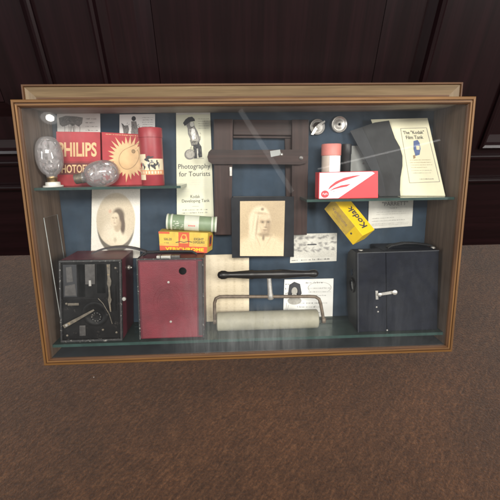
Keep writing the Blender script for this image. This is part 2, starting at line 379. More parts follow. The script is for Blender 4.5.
door = thing('panelled_door', (0, DOOR_Y, 0), 'dark mahogany panelled wooden doors behind the display cases, reaching down to the carpet', 'door', world=True)
def sweep_rect(mb, x0, x1, z0, z1, prof, y, mx, mz):
    """moulding round an opening; prof: (inset, height towards the viewer)"""
    ring = [[(x0+i, y-h, z0+i), (x1-i, y-h, z0+i), (x1-i, y-h, z1-i), (x0+i, y-h, z1-i)] for i, h in prof]
    for a, b_ in zip(ring, ring[1:]):
        for k in range(4):
            q = (k+1) % 4; mb.add([a[k], a[q], b_[q], b_[k]], [[0, 1, 2, 3]], mx if k % 2 == 0 else mz)
Y = DOOR_Y
TOP = 1.25
px = [(-1.25, -.86), (-.80, -.345), (-.255, .34), (.49, 1.0), (1.06, 1.5)]      # recessed panels
b1 = MB(); xs = [-1.5]+[c for p in px for c in p]+[1.8]
for i in range(0, len(xs), 2):                                                     # stiles
    b1.box(xs[i], xs[i+1], Y, Y+.04, .26, TOP, 'door_z')
b1.box(-1.5, 1.8, Y, Y+.04, .183, .26, 'door_x')
b1.build('door_frame', door)
kb = MB(); kb.box(-1.5, 1.8, Y+.004, Y+.05, 0, .18, 'door_x'); kb.build('kick_board', door)
rl = MB()
rl.box(-1.5, 1.8, Y-.007, Y-.0002, .236, .246, 'door_x', .003); rl.box(-1.5, 1.8, Y-.010, Y-.0002, .182, .192, 'door_x', .004)
rl.build('rail_moulding', door)
prof = [(0, 0), (.0, .006), (.004, .009), (.009, .007), (.012, -.002), (.024, -.013), (.026, -.013)]
for x0, x1 in px:
    p = MB(); sweep_rect(p, x0, x1, .26, TOP, prof, Y, 'door_x', 'door_z')
    p.box(x0, x1, Y+.0135, Y+.03, .26, TOP, 'door_z')
    if x1-x0 > .45: sweep_rect(p, x0+.07, x1-.07, .33, TOP, [(0, -.0135), (.03, -.004), (.031, -.004)], Y, 'door_x', 'door_z'); p.add([(x0+.1, Y+.004, .36), (x1-.1, Y+.004, .36), (x1-.1, Y+.004, TOP), (x0+.1, Y+.004, TOP)], [[0, 1, 2, 3]], 'door_z')
    p.build('door_panel', door)
# ------------------------------------------------------------------ mitred frames
def frame_rails(parent, x0, x1, z0, z1, prof, y, mx, mz, gx, gz, groove):
    """four mitred rails; prof: (inset, depth coordinate offset)"""
    for k in range(4):
        rmb = MB(); vs = []
        for i, h in prof:
            c = [(x0+i, y+h, z0+i), (x1-i, y+h, z0+i), (x1-i, y+h, z1-i), (x0+i, y+h, z1-i)]
            vs += [c[k], c[(k+1) % 4]]
        n = len(prof)
        for j in range(n-1):
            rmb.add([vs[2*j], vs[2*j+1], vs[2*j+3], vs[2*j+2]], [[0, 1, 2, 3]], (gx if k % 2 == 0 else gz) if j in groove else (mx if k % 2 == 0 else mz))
        rmb.build('frame_rail', parent)

# the larger case behind
rc = thing('display_case', (0, .128, .05), 'larger pale oak case standing behind the full one, only its top rail showing', 'display case', 'glazed wooden display cases')
RX0, RX1, RZ0, RZ1 = -.3825, .3885, .036, .4552
frame_rails(rc, RX0, RX1, RZ0, RZ1, [(0, .012), (0, 0), (.0028, -.0005), (.004, .0025), (.020, .0060), (.024, .0065), (.0245, .012)], .126, 'pale_oak_x', 'pale_oak_z', 'groove_x', 'groove_z', (0, 1, 2, 4))
p = MB(); p.box(RX0+.003, RX1-.003, .1381, .171, RZ0+.003, RZ1-.003, 'pale_oak_x'); p.build('case_body', rc)
p = MB(); p.box(RX0+.026, RX1-.026, .1345, .1375, RZ0+.026, RZ1-.026, 'dark_felt'); p.build('back_panel', rc)

# ------------------------------------------------------------------ the display case
case = thing('display_case', (0, .05, 0), 'shallow oak display case with glass front full of old camera equipment, leaning back', 'display case', 'glazed wooden display cases')
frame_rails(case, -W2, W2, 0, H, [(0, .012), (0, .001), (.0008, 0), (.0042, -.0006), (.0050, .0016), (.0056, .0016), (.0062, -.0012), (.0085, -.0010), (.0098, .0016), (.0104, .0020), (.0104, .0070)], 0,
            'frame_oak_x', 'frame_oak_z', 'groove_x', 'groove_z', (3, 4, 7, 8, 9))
D = .105; XI = .3294
for s in (-1, 1):
    p = MB(); p.box(min(s*XI, s*(XI+.008)), max(s*XI, s*(XI+.008)), .0075, .1118, .0065, .4085, 'case_side'); p.build('side_panel', case)
p = MB(); p.box(-XI+.0002, XI-.0002, .0075, .1118, .4042, .4085, 'case_board'); p.build('top_panel', case)
p = MB(); p.box(-XI+.0002, XI-.0002, .0075, .1118, .0065, .0103, 'dark_felt'); p.build('bottom_panel', case)
p = MB(); p.box(-XI+.0002, XI-.0002, D, .1115, .0106, .4040, 'felt'); p.box(-XI+.0005, XI-.0005, .1120, .1150, .0066, .4083, 'case_board'); p.build('back_panel', case)
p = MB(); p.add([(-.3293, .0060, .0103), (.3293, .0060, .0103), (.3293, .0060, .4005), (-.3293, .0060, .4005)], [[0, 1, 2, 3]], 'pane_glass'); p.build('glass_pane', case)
def shelf(x0, x1, y0, y1, z0, z1):
    p = MB(); p.add([(x0, y0, z1), (x1, y0, z1), (x1, y1, z1), (x0, y1, z1)], [[0, 1, 2, 3]], 'shelf_glass'); p.add([(x0, y0, z0), (x1, y0, z0), (x1, y1, z0), (x0, y1, z0)], [[0, 3, 2, 1]], 'shelf_glass')
    p.add([(x0, y0, z0), (x1, y0, z0), (x1, y0, z1), (x0, y0, z1)], [[0, 1, 2, 3]], 'shelf_edge')
    for x in (x0, x1): p.add([(x, y0, z0), (x, y1, z0), (x, y1, z1), (x, y0, z1)], [[0, 1, 2, 3]], 'shelf_edge')
    p.build('glass_shelf', case)
S1, S2, S3 = .2855, .2605, .0300
shelf(-.3290, -.107, .016, .1045, S1-.004, S1)
shelf(.090, .3290, .016, .1045, S2-.004, S2)
shelf(-.3290, .3290, .014, .1045, S3-.005, S3)

def on(c, z):                                   # drops the lower edge of a quad to a shelf
    c[2].z = z; c[3].z = z; return c

# ------------------------------------------------------------------ paper on the back panel
def back_card(name, pts, d, mt, label, cat, draw, group=None, zbase=None):
    mb = MB(); q = quad(pts, d); c = Card(mb, q); c.base(mt, .0008); draw(c)
    o = single(mb, name, q[3], label, cat, group); return o

def draw_tent(c):
    c.fan((.32, .3), [(.04, .18), (.2, .1), (.45, .12), (.6, .16), (.58, .38), (.5, .5), (.42, .42), (.36, .48), (.3, .4), (.22, .46), (.12, .5), (.06, .42)], 'ink_soft')
    for a in (.15, .25, .38, .5): c.line([(a, .2), (a+.03, .55), (a+.01, .95)], .0006, 'ink_soft', 2)
    c.line([(.33, .4), (.30, .98)], .0008, 'ink', 2); c.line([(.36, .4), (.40, .98)], .0008, 'ink', 2)
    for i in range(26):
        a, t = random.uniform(.06, .56), random.uniform(.15, .45); c.line([(a, t), (a+random.uniform(.02, .07), t+random.uniform(-.08, .08))], .0004, random.choice(['ink', 'ink_pale']), 3)
    c.rows(.66, .95, .12, .98, 6, 'ink_soft', fill=.4)
GP = 'printed clippings pinned to the blue back panel'
back_card('printed_clipping', [(57, 113), (100, 113.5), (100.5, 140), (57.5, 140)], .1035, 'paper_white', 'small white clipping with a grey tree-like drawing, top left above the red boxes', 'clipping', draw_tent, GP)
def draw_people(c):
    c.ell(.40, .16, .06, .09, 'ink'); c.fan((.4, .4), [(.33, .26), (.47, .26), (.5, .45), (.58, .72), (.42, .8), (.32, .76), (.34, .5)], 'ink_soft')
    c.fan((.17, .5), [(.06, .35), (.13, .42), (.24, .4), (.27, .55), (.24, .75), (.12, .78), (.1, .55)], 'ink_soft'); c.line([(.06, .33), (.14, .45)], .001, 'ink', 2)
    for i in range(24):
        a, t = random.uniform(.08, .56), random.uniform(.35, .78); c.line([(a, t), (a+random.uniform(.02, .06), t+random.uniform(-.1, .1))], .0004, 'ink', 2)
    c.rows(.64, .96, .08, .5, 5, 'ink_soft', fill=.45)
back_card('printed_clipping', [(119.5, 114.5), (155, 114), (155, 141), (119.5, 141)], .1035, 'paper_white', 'small white clipping with a drawing of figures, behind the sunburst box', 'clipping', draw_people, GP)

def draw_tourist(c):
    c.rect(0, 1, 0, .045, 'paper_old', 1)
    c.fan((.38, .10), [(.20, .115), (.27, .085), (.36, .066), (.47, .062), (.54, .082), (.55, .10), (.42, .105), (.32, .125), (.25, .14)], 'ink', 1); c.fan((.40, .13), [(.29, .13), (.40, .11), (.52, .11), (.53, .145), (.44, .165), (.34, .165)], 'ink_soft', 2); c.ell(.46, .128, .06, .02, 'paper_old', 3)
    c.fan((.5, .22), [(.33, .155), (.52, .135), (.62, .19), (.69, .258), (.63, .31), (.43, .31), (.40, .25), (.34, .21)], 'ink_soft', 1)
    c.fan((.5, .22), [(.38, .16), (.50, .145), (.58, .20), (.64, .255), (.60, .30), (.46, .30), (.44, .25), (.38, .20)], 'ink_pale', 2)
    c.fan((.5, .21), [(.45, .16), (.54, .17), (.56, .25), (.47, .26), (.43, .2)], 'paper_white', 3)
    c.fan((.55, .32), [(.46, .27), (.62, .27), (.72, .32), (.73, .41), (.64, .415), (.60, .33), (.585, .42), (.50, .42), (.50, .35)], 'ink', 2)
    c.poly([(.58, .335), (.62, .335), (.625, .41), (.585, .41)], 'paper_old', 3)
    c.ell(.38, .385, .15, .045, 'ink_soft', 3); c.ell(.39, .382, .12, .036, 'ink_pale', 4)
    c.rect(.32, .78, .418, .424, 'ink_pale', 1)
    for i in range(40):
        a, t = random.uniform(.4, .7), random.uniform(.17, .40); c.line([(a, t), (a+random.uniform(-.03, .03), t+random.uniform(.01, .03))], .0005, random.choice(['ink', 'ink_soft']), 4)
    c.rows(.64, .97, .07, .17, 5, 'ink_soft', fill=.4)
    c.text('Photography', .05, .95, .468, .524, 'ink', bold=.004); c.text('for Tourists', .07, .94, .535, .578, 'ink', bold=.004)
    c.rows(.16, .86, .60, .72, 6, 'paper_old', fill=.5)
    c.text('Kodak', .38, .64, .745, .775, 'ink', bold=.004); c.text('Developing Tank', .14, .90, .785, .822, 'ink', bold=.004)
    c.line([(.42, .85), (.6, .85)], .0005, 'ink_soft'); c.rows(.14, .88, .865, .92, 2, 'ink_soft', fill=.55, ragged=.05)
back_card('advertising_leaflet', [(176, 109.5), (210, 109), (214, 222), (177, 223)], .1030, 'paper_ivory', 'tall ivory leaflet headed Photography for Tourists with a drawing of a bending man', 'leaflet', draw_tourist)

def p_oval(X, Y):
    C = np.ones(X.shape+(3,))*np.array([.70, .67, .60])
    C = blend(C, soft(X, Y, .5, .1, .6, .16, 0, .9)*.4, (.50, .43, .34))
    C = blend(C, soft(X, Y, .50, .525, .385, .405, 0, .035), (.13, .115, .09))  # dark crescent under the oval: its shadow painted into the card
    ins = soft(X, Y, .50, .455, .40, .375, 0, .03)
    C = blend(C, ins, (.53, .455, .345)); C = blend(C, soft(X, Y, .68, .35, .3, .3, 0, .8)*ins*.5, (.56, .47, .34))
    C = blend(C, soft(X, Y, .47, .78, .30, .20, 0, .25)*ins, (.63, .55, .42)); C = blend(C, soft(X, Y, .33, .62, .10, .14, .5, .5)*ins*.6, (.66, .58, .46))
    C = blend(C, soft(X, Y, .56, .385, .115, .095, .2, .3)*ins, (.13, .095, .065)); C = blend(C, soft(X, Y, .635, .51, .055, .14, -.12, .3)*ins, (.12, .085, .06))
    C = blend(C, soft(X, Y, .54, .535, .07, .09, .3, .3)*ins*.9, (.42, .33, .23))
    C = blend(C, soft(X, Y, .485, .445, .085, .095, .25, .18)*ins, (.60, .50, .37)); C = blend(C, soft(X, Y, .54, .47, .035, .06, .2, .6)*.6, (.42, .33, .23))
    for a in (.445, .505): C = blend(C, soft(X, Y, a, .425, .022, .010, .1, .6)*.75, (.24, .18, .12))
    C = blend(C, soft(X, Y, .468, .455, .009, .025, 0, .7)*.5, (.38, .30, .21)); C = blend(C, soft(X, Y, .475, .498, .022, .008, .1, .6)*.7, (.32, .21, .16))
    C = blend(C, soft(X, Y, .38, .335, .03, .025, 0, .6)*.6, (.52, .28, .2)); C = blend(C, soft(X, Y, .49, .74, .03, .035, 0, .6)*.55, (.33, .28, .2))
    d_ = np.sqrt(((X-.5)/.40)**2+((Y-.455)/.375)**2) < 1
    C = np.where(d_[..., None], np.clip(C, 0, 1)**1.08, C)
    return grain(C, .05)
def draw_oval(c): c.paint(p_oval, 90, 110, 'photo_print')
back_card('portrait_card', [(92, 187), (140, 187), (140, 258), (91, 258)], .1030, 'paper_white', 'white card with an oval sepia portrait of a long-haired woman, under the left shelf', 'photograph', draw_oval, 'old portrait photographs')

def p_buff(X, Y):
    C = np.ones(X.shape+(3,))*np.array([.62, .53, .38])
    for a, w in ((.10, .04), (.30, .05), (.47, .05), (.66, .04), (.85, .05)):
        f = np.clip(1-np.abs(X-a)/w, 0, 1)*(.30+.25*np.sin(Y*170+np.sin(Y*37)*3))*(Y > .05)*(Y < .95); C = blend(C, np.clip(f, 0, .4), (.40, .32, .20))
    C = blend(C, np.clip((X-.80)/.3, 0, 1)*.5, (.70, .60, .44)); C = blend(C, soft(X, Y, .2, .1, .3, .3, 0, .9)*.3, (.70, .64, .52))
    return grain(C, .04)
def draw_buff(c): c.paint(p_buff, 60, 150, 'plain_print')
mbq = [(205, 255), (249, 254), (249, 323), (207, 325)]
mb = MB(); q = quad(mbq, .1); q[2] = Vector((q[2].x, .094, S3+.0004)); q[3] = Vector((q[3].x, .094, S3+.0004)); c = Card(mb, q); c.base('paper_buff', .0007); draw_buff(c)
single(mb, 'paper_sheet', q[3], 'plain cream sheet with faint print standing behind the roller squeegee', 'paper')

def p_tiny(X, Y):
    C = np.ones(X.shape+(3,))*np.array([.56, .54, .48])
    for r_ in range(3):
        for k in range(7):
            cx, cy = .07+k*.14+rng.normal(0, .012), .16+r_*.26+rng.normal(0, .02)
            for _ in range(5): C = blend(C, soft(X, Y, cx+rng.normal(0, .025), cy+rng.normal(0, .04), rng.uniform(.012, .04), rng.uniform(.02, .06), rng.uniform(-1, 1), .6)*rng.uniform(.3, .8), (.20, .19, .18))
    return grain(C, .10)
def draw_card1b(c):
    c.paint(p_tiny, 110, 66, 'plain_print', 1, 0, 1, 0, .84)
    c.rect(.36, .56, .36, .40, 'ink', 3)
    a = .03
    for w in (.16, .035, .22, .035, .06, .035, .28):
        if w > .05: c.rows(a, a+w, .86, .94, 1, 'ink', fill=.75, ragged=0)
        a += w
back_card('printed_clipping', [(291, 234), (337, 233), (336.5, 261), (290, 263)], .1035, 'paper_old', 'small buff clipping with rows of tiny pictures, below the white and red box', 'clipping', draw_card1b, GP)
def draw_card2(c):
    c.fan((.2, .25), [(.08, .4), (.1, .14), (.2, .06), (.32, .12), (.36, .36), (.3, .5), (.28, .24), (.2, .2), (.15, .3), (.14, .48)], 'ink', 1); c.ell(.21, .3, .06, .10, 'ink_pale', 2)
    c.ell(.22, .55, .14, .10, 'ink_pale', 1); c.rows(.02, .12, .05, .4, 3, 'ink_soft')
    c.rows(.42, .9, .05, .12, 1, 'ink_soft', fill=.7); c.ring(.72, .22, .24, .14, .05, 'ink_pale', 1, 150, 400); c.rows(.5, .95, .18, .46, 3, 'ink_soft', fill=.35)
    c.rows(.28, .9, .55, .75, 2, 'ink_soft', fill=.5); c.rows(.5, .8, .8, .9, 1, 'ink_soft', fill=.4); c.line([(.06, .6), (.05, .95)], .0006, 'ink_soft'); c.line([(.1, .66), (.08, .8)], .0006, 'ink_soft')
back_card('printed_clipping', [(284.5, 279.5), (333.5, 278.5), (332.5, 318), (283, 318)], .1035, 'paper_white', 'white clipping with a dark curved emblem and small print, behind the roller', 'clipping', draw_card2, GP)
def draw_card3(c):
    c.text('"PARRETT"', .30, .88, .11, .25, 'ink_soft', 1, .015); c.rows(.48, .66, .30, .36, 1, 'ink_soft', fill=.7)
    c.rows(.18, .93, .42, .56, 2, 'ink_pale', fill=.45, ragged=.1); c.rows(.08, .7, .62, .68, 1, 'ink_soft', fill=.6); c.rows(.08, .93, .71, .78, 1, 'ink_soft', fill=.5); c.rows(.08, .93, .82, .92, 2, 'ink_soft', fill=.45)
back_card('printed_clipping', [(369, 199), (413.5, 197.5), (412, 226), (368, 229)], .1035, 'paper_old', 'pale printed clipping under the right shelf, partly behind the yellow box', 'clipping', draw_card3, GP)

# ------------------------------------------------------------------ mahogany printing frame
pf = thing('printing_frame', at(262, 235, .1045), 'dark mahogany contact printing frame with a cross bar, hung on the blue back panel', 'printing frame')
def board(parent, name, pts, d0, d1, mt, bev=.0012):
    f = quad(pts, d0); mb = MB(); mb.hexa(f, [p+Vector((0, d1-d0, 0)) for p in f], mt, bev); return mb.build(name, parent)
board(pf, 'post', [(213.5, 119), (233, 119), (231.5, 235), (214.5, 235)], .082, .1045, 'mahogany_z')
board(pf, 'post', [(292, 119.5), (309, 119.5), (307, 235), (291.5, 235)], .082, .1045, 'mahogany_z')
board(pf, 'top_rail', [(233.2, 119.5), (291.8, 120), (291.8, 135.5), (233.2, 135)], .088, .1045, 'mahogany_x')
board(pf, 'bottom_rail', [(231.8, 222), (291.4, 222), (291.3, 235), (231.7, 235)], .088, .1045, 'mahogany_x')
board(pf, 'inner_lip', [(233.2, 135.2), (291.8, 135.7), (291.8, 138.2), (233.2, 137.7)], .094, .1045, 'mahogany_x', .0004)
board(pf, 'inner_lip', [(285, 138.4), (291.8, 138.4), (291.3, 222), (286.5, 222)], .097, .1045, 'mahogany_z', .0006)
f = [(211, 149.5), (234, 150), (300, 149.5), (306, 151), (308.5, 156.5), (306, 163), (300, 164.5), (234, 164), (212, 164), (208.5, 161.5), (207.3, 157), (208.5, 152)]
mb = MB(); mb.slab([at(u, v, .0735) for u, v in f], (0, .008, 0), 'mahogany_x'); cb = mb.build('cross_bar', pf)
mb = MB(); mb.lathe(at(301, 158, .0735), (0, -1, 0), [(0, .0035), (.001, .0033), (.0016, .0015)], 'steel_plate', 16); mb.build('screw', cb); mb = MB(); mb.lathe(at(281.5, 154.5, .0735), (0, -1, 0), [(0, .003), (.002, .0025), (.004, .001)], 'nickel', 14); mb.build('screw', cb)
mb = MB(); c = Card(mb, quad([(270, 151), (280, 149.5), (281, 155), (271, 157)], .0728)); c.base('grey_card', .0006); mb.build('metal_tab', cb)
board(pf, 'catch', [(229.5, 167), (232, 167), (232, 176), (229.8, 176)], .0795, .0818, 'nickel_dull', .0004)
board(pf, 'glass_edge', [(233, 196.3), (291, 196.3), (291, 198), (233, 198)], .0985, .1045, 'black_card', .0003)

def p_woman(X, Y):
    C = np.ones(X.shape+(3,))*np.array([.52, .41, .26])
    C = blend(C, soft(X, Y, .70, .34, .42, .36, 0, .8)*.8, (.40, .31, .20)); C = blend(C, soft(X, Y, .10, .48, .20, .16, 0, .9)*.5, (.42, .33, .21))
    C = blend(C, soft(X, Y, .50, .94, .60, .34, 0, .22), (.66, .545, .375))
    for a, r_ in ((.26, -.3), (.36, -.2), (.44, -.08), (.55, .1), (.66, .25), (.78, .4)): C = blend(C, soft(X, Y, a, .80, .018, .10, r_, .9)*.16, (.45, .35, .23))
    C = blend(C, soft(X, Y, .44, .35, .245, .26, .12, .16), (.67, .57, .41)); C = blend(C, soft(X, Y, .33, .50, .12, .22, .25, .35), (.68, .58, .42))
    C = blend(C, soft(X, Y, .385, .43, .022, .17, .14, .9)*.75, (.25, .18, .12)); C = blend(C, soft(X, Y, .30, .40, .014, .16, .18, .9)*.4, (.40, .31, .2)); C = blend(C, soft(X, Y, .50, .225, .15, .022, .12, .9)*.65, (.30, .22, .14))
    C = blend(C, soft(X, Y, .535, .41, .135, .18, .12, .2), (.56, .44, .30)); C = blend(C, soft(X, Y, .645, .46, .04, .13, .15, .7)*.8, (.28, .20, .13))
    C = blend(C, soft(X, Y, .46, .47, .05, .06, 0, .8)*.6, (.66, .55, .40)); C = blend(C, soft(X, Y, .55, .295, .08, .035, 0, .8)*.5, (.65, .54, .39))
    for a, w_ in ((.505, .9), (.625, 1.0)): C = blend(C, soft(X, Y, a, .372, .050, .030, .05, .8)*.8*w_, (.17, .12, .08)); C = blend(C, soft(X, Y, a+.005, .376, .022, .012, 0, .6)*.9, (.05, .035, .025))
    C = blend(C, soft(X, Y, .592, .425, .018, .055, .16, .8)*.7, (.25, .18, .12)); C = blend(C, soft(X, Y, .580, .470, .040, .013, .05, .8)*.8, (.18, .13, .09)); C = blend(C, soft(X, Y, .566, .415, .010, .05, .16, .8)*.5, (.68, .58, .43))
    C = blend(C, soft(X, Y, .56, .520, .050, .010, .05, .7)*.9, (.14, .09, .06)); C = blend(C, soft(X, Y, .555, .552, .045, .014, 0, .8)*.6, (.24, .17, .11)); C = blend(C, soft(X, Y, .47, .50, .012, .05, -.3, .8)*.4, (.34, .25, .17))
    C = blend(C, soft(X, Y, .545, .605, .14, .035, .05, .7)*.75, (.20, .145, .09)); C = blend(C, soft(X, Y, .50, .145, .035, .025, 0, .6)*.85, (.14, .10, .07)); C = blend(C, soft(X, Y, .53, .665, .028, .05, .1, .6)*.85, (.14, .10, .07))
    C = blend(C, soft(X, Y, .40, .70, .012, .11, -.5, .9)*.45, (.34, .26, .17)); C = blend(C, soft(X, Y, .66, .70, .012, .10, .6, .9)*.45, (.34, .26, .17))
    C = C*.80+np.array([.52, .41, .27])*.20; C = np.clip(C, 0, 1)**1.12
    return grain(C, .06)
fp = thing('mounted_portrait', at(262, 257, .0855), 'sepia portrait of an older woman in a pale headscarf on a black mount', 'photograph', 'old portrait photographs')
fq = quad([(231, 197.5), (294, 196.5), (294, 257), (232, 258)], .0690); mb = MB(); mb.hexa(fq, [p+Vector((0, .0035, 0)) for p in fq], 'mount_black', .0006)
mo = mb.build('mount', fp)
mb = MB(); c = Card(mb, quad([(240, 201.2), (285, 200.8), (283.5, 256), (240, 256)], .0686)); c.base('paper_buff', .0003); c.paint(p_woman, 90, 110); mb.build('photo', fp)

# ------------------------------------------------------------------ metal discs
def disc(u, v, r, label, plain):
    o = at(u, v, .1045); t = thing('metal_disc', o, label, 'metal disc', 'metal discs at the top of the back panel')
    mb = MB(); mb.lathe(o, (0, -1, 0), [(0, r), (.003, r), (.0042, r*.93), (.0038, r*.84), (.0026, r*.74), (.0026, r*.5), (.0030, r*.45), (.0028, r*.2), (.0034, r*.16), (.0034, 0)], 'nickel' if plain else 'nickel_dull', 40); mb.build('disc', t)
    mb = MB()
    if plain: mb.lathe(o+Vector((0, -.0035, 0)), (0, -1, 0), [(0, r*.14), (.0008, r*.12), (.0009, 0)], 'void_black', 20); mb.build('centre_hole', t)
    else:
        f = [(119, 133), (117.0-0+4, 128)]
        mb.slab([o+Vector((x*r, -.0048, z*r)) for x, z in ((-.85, -.95), (-.55, -1.0), (.25, .1), (.95, .55), (.9, .75), (.1, .35), (-.35, -.05))], (0, -.0015, 0), 'nickel')
        mb.lathe(o+Vector((0, -.0045, 0)), (0, -1, 0), [(0, r*.22), (.003, r*.2), (.0032, 0)], 'nickel_dull', 20); mb.build('lever', t)
        mb = MB(); mb.slab([o+Vector((x*r, -.0045, z*r)) for x, z in ((-.6, .1), (-.1, .55), (.3, .6), (.0, .2), (-.3, -.2))], (0, -.0004, 0), 'mahogany_x'); mb.build('shutter_blade', t)
disc(317, 127, .0135, 'dull metal disc with a slanting lever, left of a matching plain one', False)
disc(339, 124.5, .0140, 'bright plain round metal disc with a small dark centre hole', True)

# ------------------------------------------------------------------ left shelf
def upright_box(pts, d0, d1, z, side, bev=.0008):
    f = on(quad(pts, d0), z+.0003); return f, [p+Vector((0, d1-d0, 0)) for p in f]
t = thing('flashbulb_box', (-.27, .07, S1), 'red flashbulb carton lettered PHILIPS PHOTOFLUX, left of the sunburst carton', 'carton', 'red flashbulb cartons')
f, bk = upright_box([(56, 131.5), (100, 132), (101, 186), (57, 186)], .058, .100, S1, 0)
mb = MB(); mb.hexa(f, bk, 'card_red', .0008); mb.build('carton', t)
mb = MB(); c = Card(mb, f)
c.text('PHILIPS', .035, .92, .19, .455, 'card_tan', 2, .03); c.rect(.02, .985, .565, .785, 'card_red_dark', 1)
c.text('PHOTOFLUX', .03, .97, .60, .755, 'print_tan', 2, .02); c.line([(.02, .548), (.985, .55)], .0008, 'card_red_dark', 1); c.mb.build('print', t)
t = thing('flashbulb_box', (-.2, .07, S1), 'red flashbulb carton with a tan sunburst, standing beside the red canister', 'carton', 'red flashbulb cartons')
f, bk = upright_box([(101.5, 132), (145.5, 134.5), (146, 186), (103, 186)], .056, .100, S1, 0)
mb = MB(); mb.hexa(f, bk, 'card_red', .0008); mb.build('carton', t)
mb = MB(); c = Card(mb, f); cx, cy = .60, .48; star = []
for i in range(56):
    g = 2*PI*i/56; r = random.uniform(.42, .55) if i % 2 else .33; star.append((cx+r*math.cos(g), cy+r*.86*math.sin(g)))
star = [(min(a, .99), t_) for a, t_ in star]
c.fan((cx, cy), star, 'card_tan', 1)
# flashbulb outlined on the sun
pts = [(cx+.25*math.cos(g)*(1+.1*math.cos(g)), cy+.19*math.sin(g)) for g in [math.radians(a) for a in range(-20, 300, 12)]]
R = lambda a, t_: (cx+(a-cx)*math.cos(-.6)-(t_-cy)*math.sin(-.6), cy+(a-cx)*math.sin(-.6)+(t_-cy)*math.cos(-.6))
pts = [R(*p) for p in pts]; c.line(pts, .0008, 'ink_brown', 2); e0, e1 = pts[0], pts[-1]
c.line([e0, (.93, .19)], .0008, 'ink_brown', 2); c.line([e1, (.87, .16)], .0008, 'ink_brown', 2); c.line([(.72, .36), (.84, .25)], .0022, 'print_tan', 3); c.ell(.72, .335, .045, .04, 'ink_brown', 3)
c.rows(.1, .92, .012, .045, 1, 'print_tan', fill=.8, ragged=0); mb.build('print', t)

cn = thing('film_canister', at(153.5, 184, .04), 'tall red cylindrical film canister with a cream picture label, beside the sunburst carton', 'canister')
a0 = at(153.5, 186, .042); a0.z = S1+.0003; hgt = at(153, 128, .042).z-a0.z; r = .0178
mb = MB(); mb.lathe(a0, (0, 0, 1), [(0, r*.97), (.001, r), (hgt*.83, r)], 'canister_red', 40); mb.build('tube', cn)
mb = MB(); mb.lathe(a0, (0, 0, 1), [(hgt*.832, r*1.0), (hgt*.834, r*1.035), (hgt*.985, r*1.035), (hgt, r*.98), (hgt*.985, r*.92), (hgt*.98, 0)], 'canister_red', 40); mb.build('cap', cn)
mb = MB(); lz0, lz1 = a0.z+hgt*.10, a0.z+hgt*.545
def wrap(a, z, k): g = math.radians(-90+a); return Vector((a0.x+(r+.00015+.0002*k)*math.cos(g), a0.y+(r+.00015+.0002*k)*math.sin(g), z))
def wrect(a, b_, t0, t1, mt, k):
    n = max(1, int((b_-a)/6)); P = []
    for i in range(n+1): g = a+(b_-a)*i/n; P += [wrap(g, lz0+(lz1-lz0)*(1-t0), k), wrap(g, lz0+(lz1-lz0)*(1-t1), k)]
    mb.add(P, [[2*i, 2*i+1, 2*i+3, 2*i+2] for i in range(n)], mt, True)
wrect(-86, 80, .18, .80, 'label_cream', 0); wrect(-86, -20, 0, .22, 'label_cream', 1); wrect(-80, -25, .78, 1.0, 'label_cream', 1); wrect(-86, 80, .62, .80, 'label_orange', 1)
def wblob(a, t, ra, rt, mt, k):
    P = [wrap(a, lz0+(lz1-lz0)*(1-t), k)]; ph = random.random()*6
    for i in range(16): g = 2*PI*i/16; w_ = 1+.35*math.sin(3*g+ph)+.2*math.sin(5*g+ph*2); P.append(wrap(a+ra*w_*math.cos(g), lz0+(lz1-lz0)*(1-t-rt*w_*math.sin(g)), k))
    mb.add(P, [[0, 1+i, 1+(i+1) % 16] for i in range(16)], mt, True)
for (a, t0, ra, rt, mt) in ((-50, .44, 6, .12, 'canister_red'), (-38, .40, 7, .05, 'ink_soft'), (-30, .5, 5, .09, 'ink'), (-12, .20, 11, .10, 'ink'), (-8, .42, 9, .12, 'paper_old'), (-4, .47, 5, .12, 'ink'), (10, .30, 8, .07, 'ink_soft'), (18, .46, 12, .10, 'ink'), (22, .44, 5, .05, 'ink_pale'), (36, .34, 6, .10, 'ink'), (44, .45, 5, .09, 'ink_soft'), (2, .12, 14, .05, 'ink')): wblob(a, t0, ra, rt, mt, 2+random.randrange(3))
for i in range(9): wrect(-70+i*15, -61+i*15, .66, .76, 'label_cream', 2)
mb.build('label', cn)

